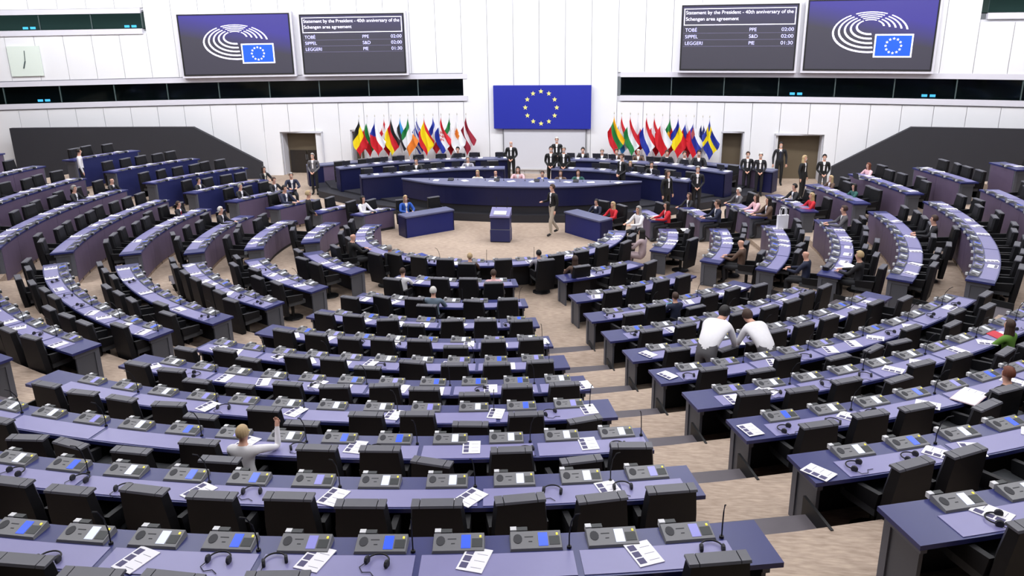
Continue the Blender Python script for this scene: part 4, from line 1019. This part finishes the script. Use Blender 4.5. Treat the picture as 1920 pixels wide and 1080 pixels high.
for (x, y, t, h, lb) in ((1182, 302, N_, 'blond', 'fair-haired, middle right podium row'), (1222, 303, D_, 'black', 'dark-haired, middle right podium row'), (780, 296, D_, 'black', 'dark-haired, middle left podium row'), (877, 293, 'lgrey', 'grey', 'in light grey, middle left podium row')):
    person((x, y), (PZ, PODY[x]), 'sit', t, D_, h, 'seated person, '+lb)
person((858, 275), (PZ, 10.1), 'sit', D_, D_, 'black', 'seated person in black in front of the left flags')
person((1403, 284), (-.75,), 'clasp', D_, D_, 'brown', 'person in a dark suit reading papers behind the rightmost podium desk')
person((1427, 286), (-.75,), 'clasp', D_, D_, 'white', 'white-haired person in a dark suit by the rightmost podium desk')
person((1465, 266), (-.75,), 'stand', 'dark', 'black', 'black', 'tall person in a dark suit and tie standing in the large doorway', tie='navy', hf=1.05)
person((1510, 291), (-.75,), 'stand', 'black', 'black', 'blond', 'blond person in black standing before the large doorway', style='long', rz=.9)
person((1547, 289), (-.75,), 'clasp', 'black', 'grey', 'black', 'person in a black jacket standing right of the large doorway')
# coloured folders, newspapers and a laptop
def folder(px, k, col, label, rz=0., sz=(.12, .16), cat='folder'):
    w = onZ(px, ZT[k]+.008); g = empty('document_folder', tuple(w), rz); tag(g, label, cat)
    MB().box(-sz[0], sz[0], -sz[1], sz[1], .0, .008).build('cover', [mat('folder_'+col, {'blue': (40, 60, 150), 'cyan': (120, 190, 220), 'yellow': (226, 222, 170), 'red': (200, 40, 60), 'rose': (214, 190, 196), 'white': (236, 236, 240)}[col], .6)], g)
    MB().box(-sz[0]+.01, sz[0]-.01, -sz[1]+.01, sz[1]-.01, .008, .013).build('pages', [PAPER if col != 'cyan' else MATS['folder_cyan']], g) if col in ('white', 'yellow', 'rose') else None
folder((790, 478), 0, 'blue', 'blue folder on the innermost ring, left of the middle', .8)
folder((1252, 566), 3, 'cyan', 'pale cyan sheet before the person in navy, right block', .3)
folder((1232, 574), 3, 'yellow', 'pale yellow papers left of the cyan sheet, right block', .9)
folder((1868, 628), 7, 'red', 'red folder beside the person in green', .4)
folder((1815, 746), 8, 'rose', 'pinkish newspaper spread on a desk at the right edge', .9, (.2, .16), 'newspaper')
folder((1590, 498), 4, 'white', 'stack of white papers before the fair-haired person', .4, (.15, .2), 'papers')
folder((1285, 413+18), 2, 'white', 'white booklet on a far-right desk near the podium', .2, cat='booklet')
w = onZ((1611, 336), ZT[6]+.004); g = empty('laptop', tuple(w), radians(110)+pi); tag(g, 'open grey laptop before the person in pale pink', 'laptop')
MB().box(-.16, .16, -.11, .11, 0, .015).build('keyboard', [CONS], g)
MB().hexa([(-.16, -.12, .015), (.16, -.12, .015), (.16, -.11, .015), (-.16, -.11, .015), (-.16, -.18, .22), (.16, -.18, .22), (.16, -.17, .22), (-.16, -.17, .22)]).build('lid', [SEATM], g)
# white tote bag on a desk
w = onZ((1466, 428), ZT[3]+.005); g = empty('tote_bag', tuple(w), .3); tag(g, 'white paper carrier bag with two handles standing on a right-hand desk', 'bag')
MB().hexa([(-.16, -.06, 0), (.16, -.06, 0), (.16, .06, 0), (-.16, .06, 0), (-.17, -.05, .42), (.17, -.05, .42), (.17, .05, .42), (-.17, .05, .42)]).build('bag_body', [PAPER], g)
for y in (-.05, .05): MB().tube([(-.09, y, .40), (-.085, y, .56), (-.05, y, .64), (.05, y, .64), (.085, y, .56), (.09, y, .40)], .014, 6).build('handle', [PAPER], g)

# ------------------------------------------------------------------ chairs: instantiate
def rank(c): return proj((c['x'], c['y'], c['z']+.7))[2]
CHAIRS.sort(key=rank)
def place_chairs():
    for i, c in enumerate(CHAIRS):
        if i < 300:
            g = empty('conference_chair', (c['x'], c['y'], c['z']), c['rz']); tag(g, c['label'], 'chair', 'black chairs of the chamber')
            for nm in ('backrest', 'top_edge', 'seat', 'pedestal'): obj(nm, CH[nm], g)
            for sx in (-.25, .25): obj('armrest', CH['armrest'], g, (sx, 0, 0))
    rest = CHAIRS[300:]
    if rest:
        vs, fs, ms, mats = [], [], [], []
        for c in rest:
            Mx = Matrix.Translation((c['x'], c['y'], c['z'])) @ Matrix.Rotation(c['rz'], 4, 'Z')
            for nm, dx in (('backrest', 0), ('top_edge', 0), ('seat', 0), ('pedestal', 0), ('armrest', -.25), ('armrest', .25)):
                me = CH[nm]; base = len(vs); mt = me.materials[0]
                if mt not in mats: mats.append(mt)
                vs += [tuple(Mx @ (v.co+Vector((dx, 0, 0)))) for v in me.vertices]
                for p in me.polygons: fs.append(tuple(base+q for q in p.vertices)); ms.append(mats.index(mt))
        me = bpy.data.meshes.new('distant_chairs'); me.from_pydata(vs, [], fs)
        for m in mats: me.materials.append(m)
        me.polygons.foreach_set('material_index', ms)
        o = obj('distant_chairs', me); tag(o, 'remaining small dark chairs in the farthest rows', 'chairs', kind='stuff')
print('CHAIRS', len(CHAIRS), 'SEATS', len(SEATS))
place_chairs()
print('OBJECTS', len(bpy.data.objects))
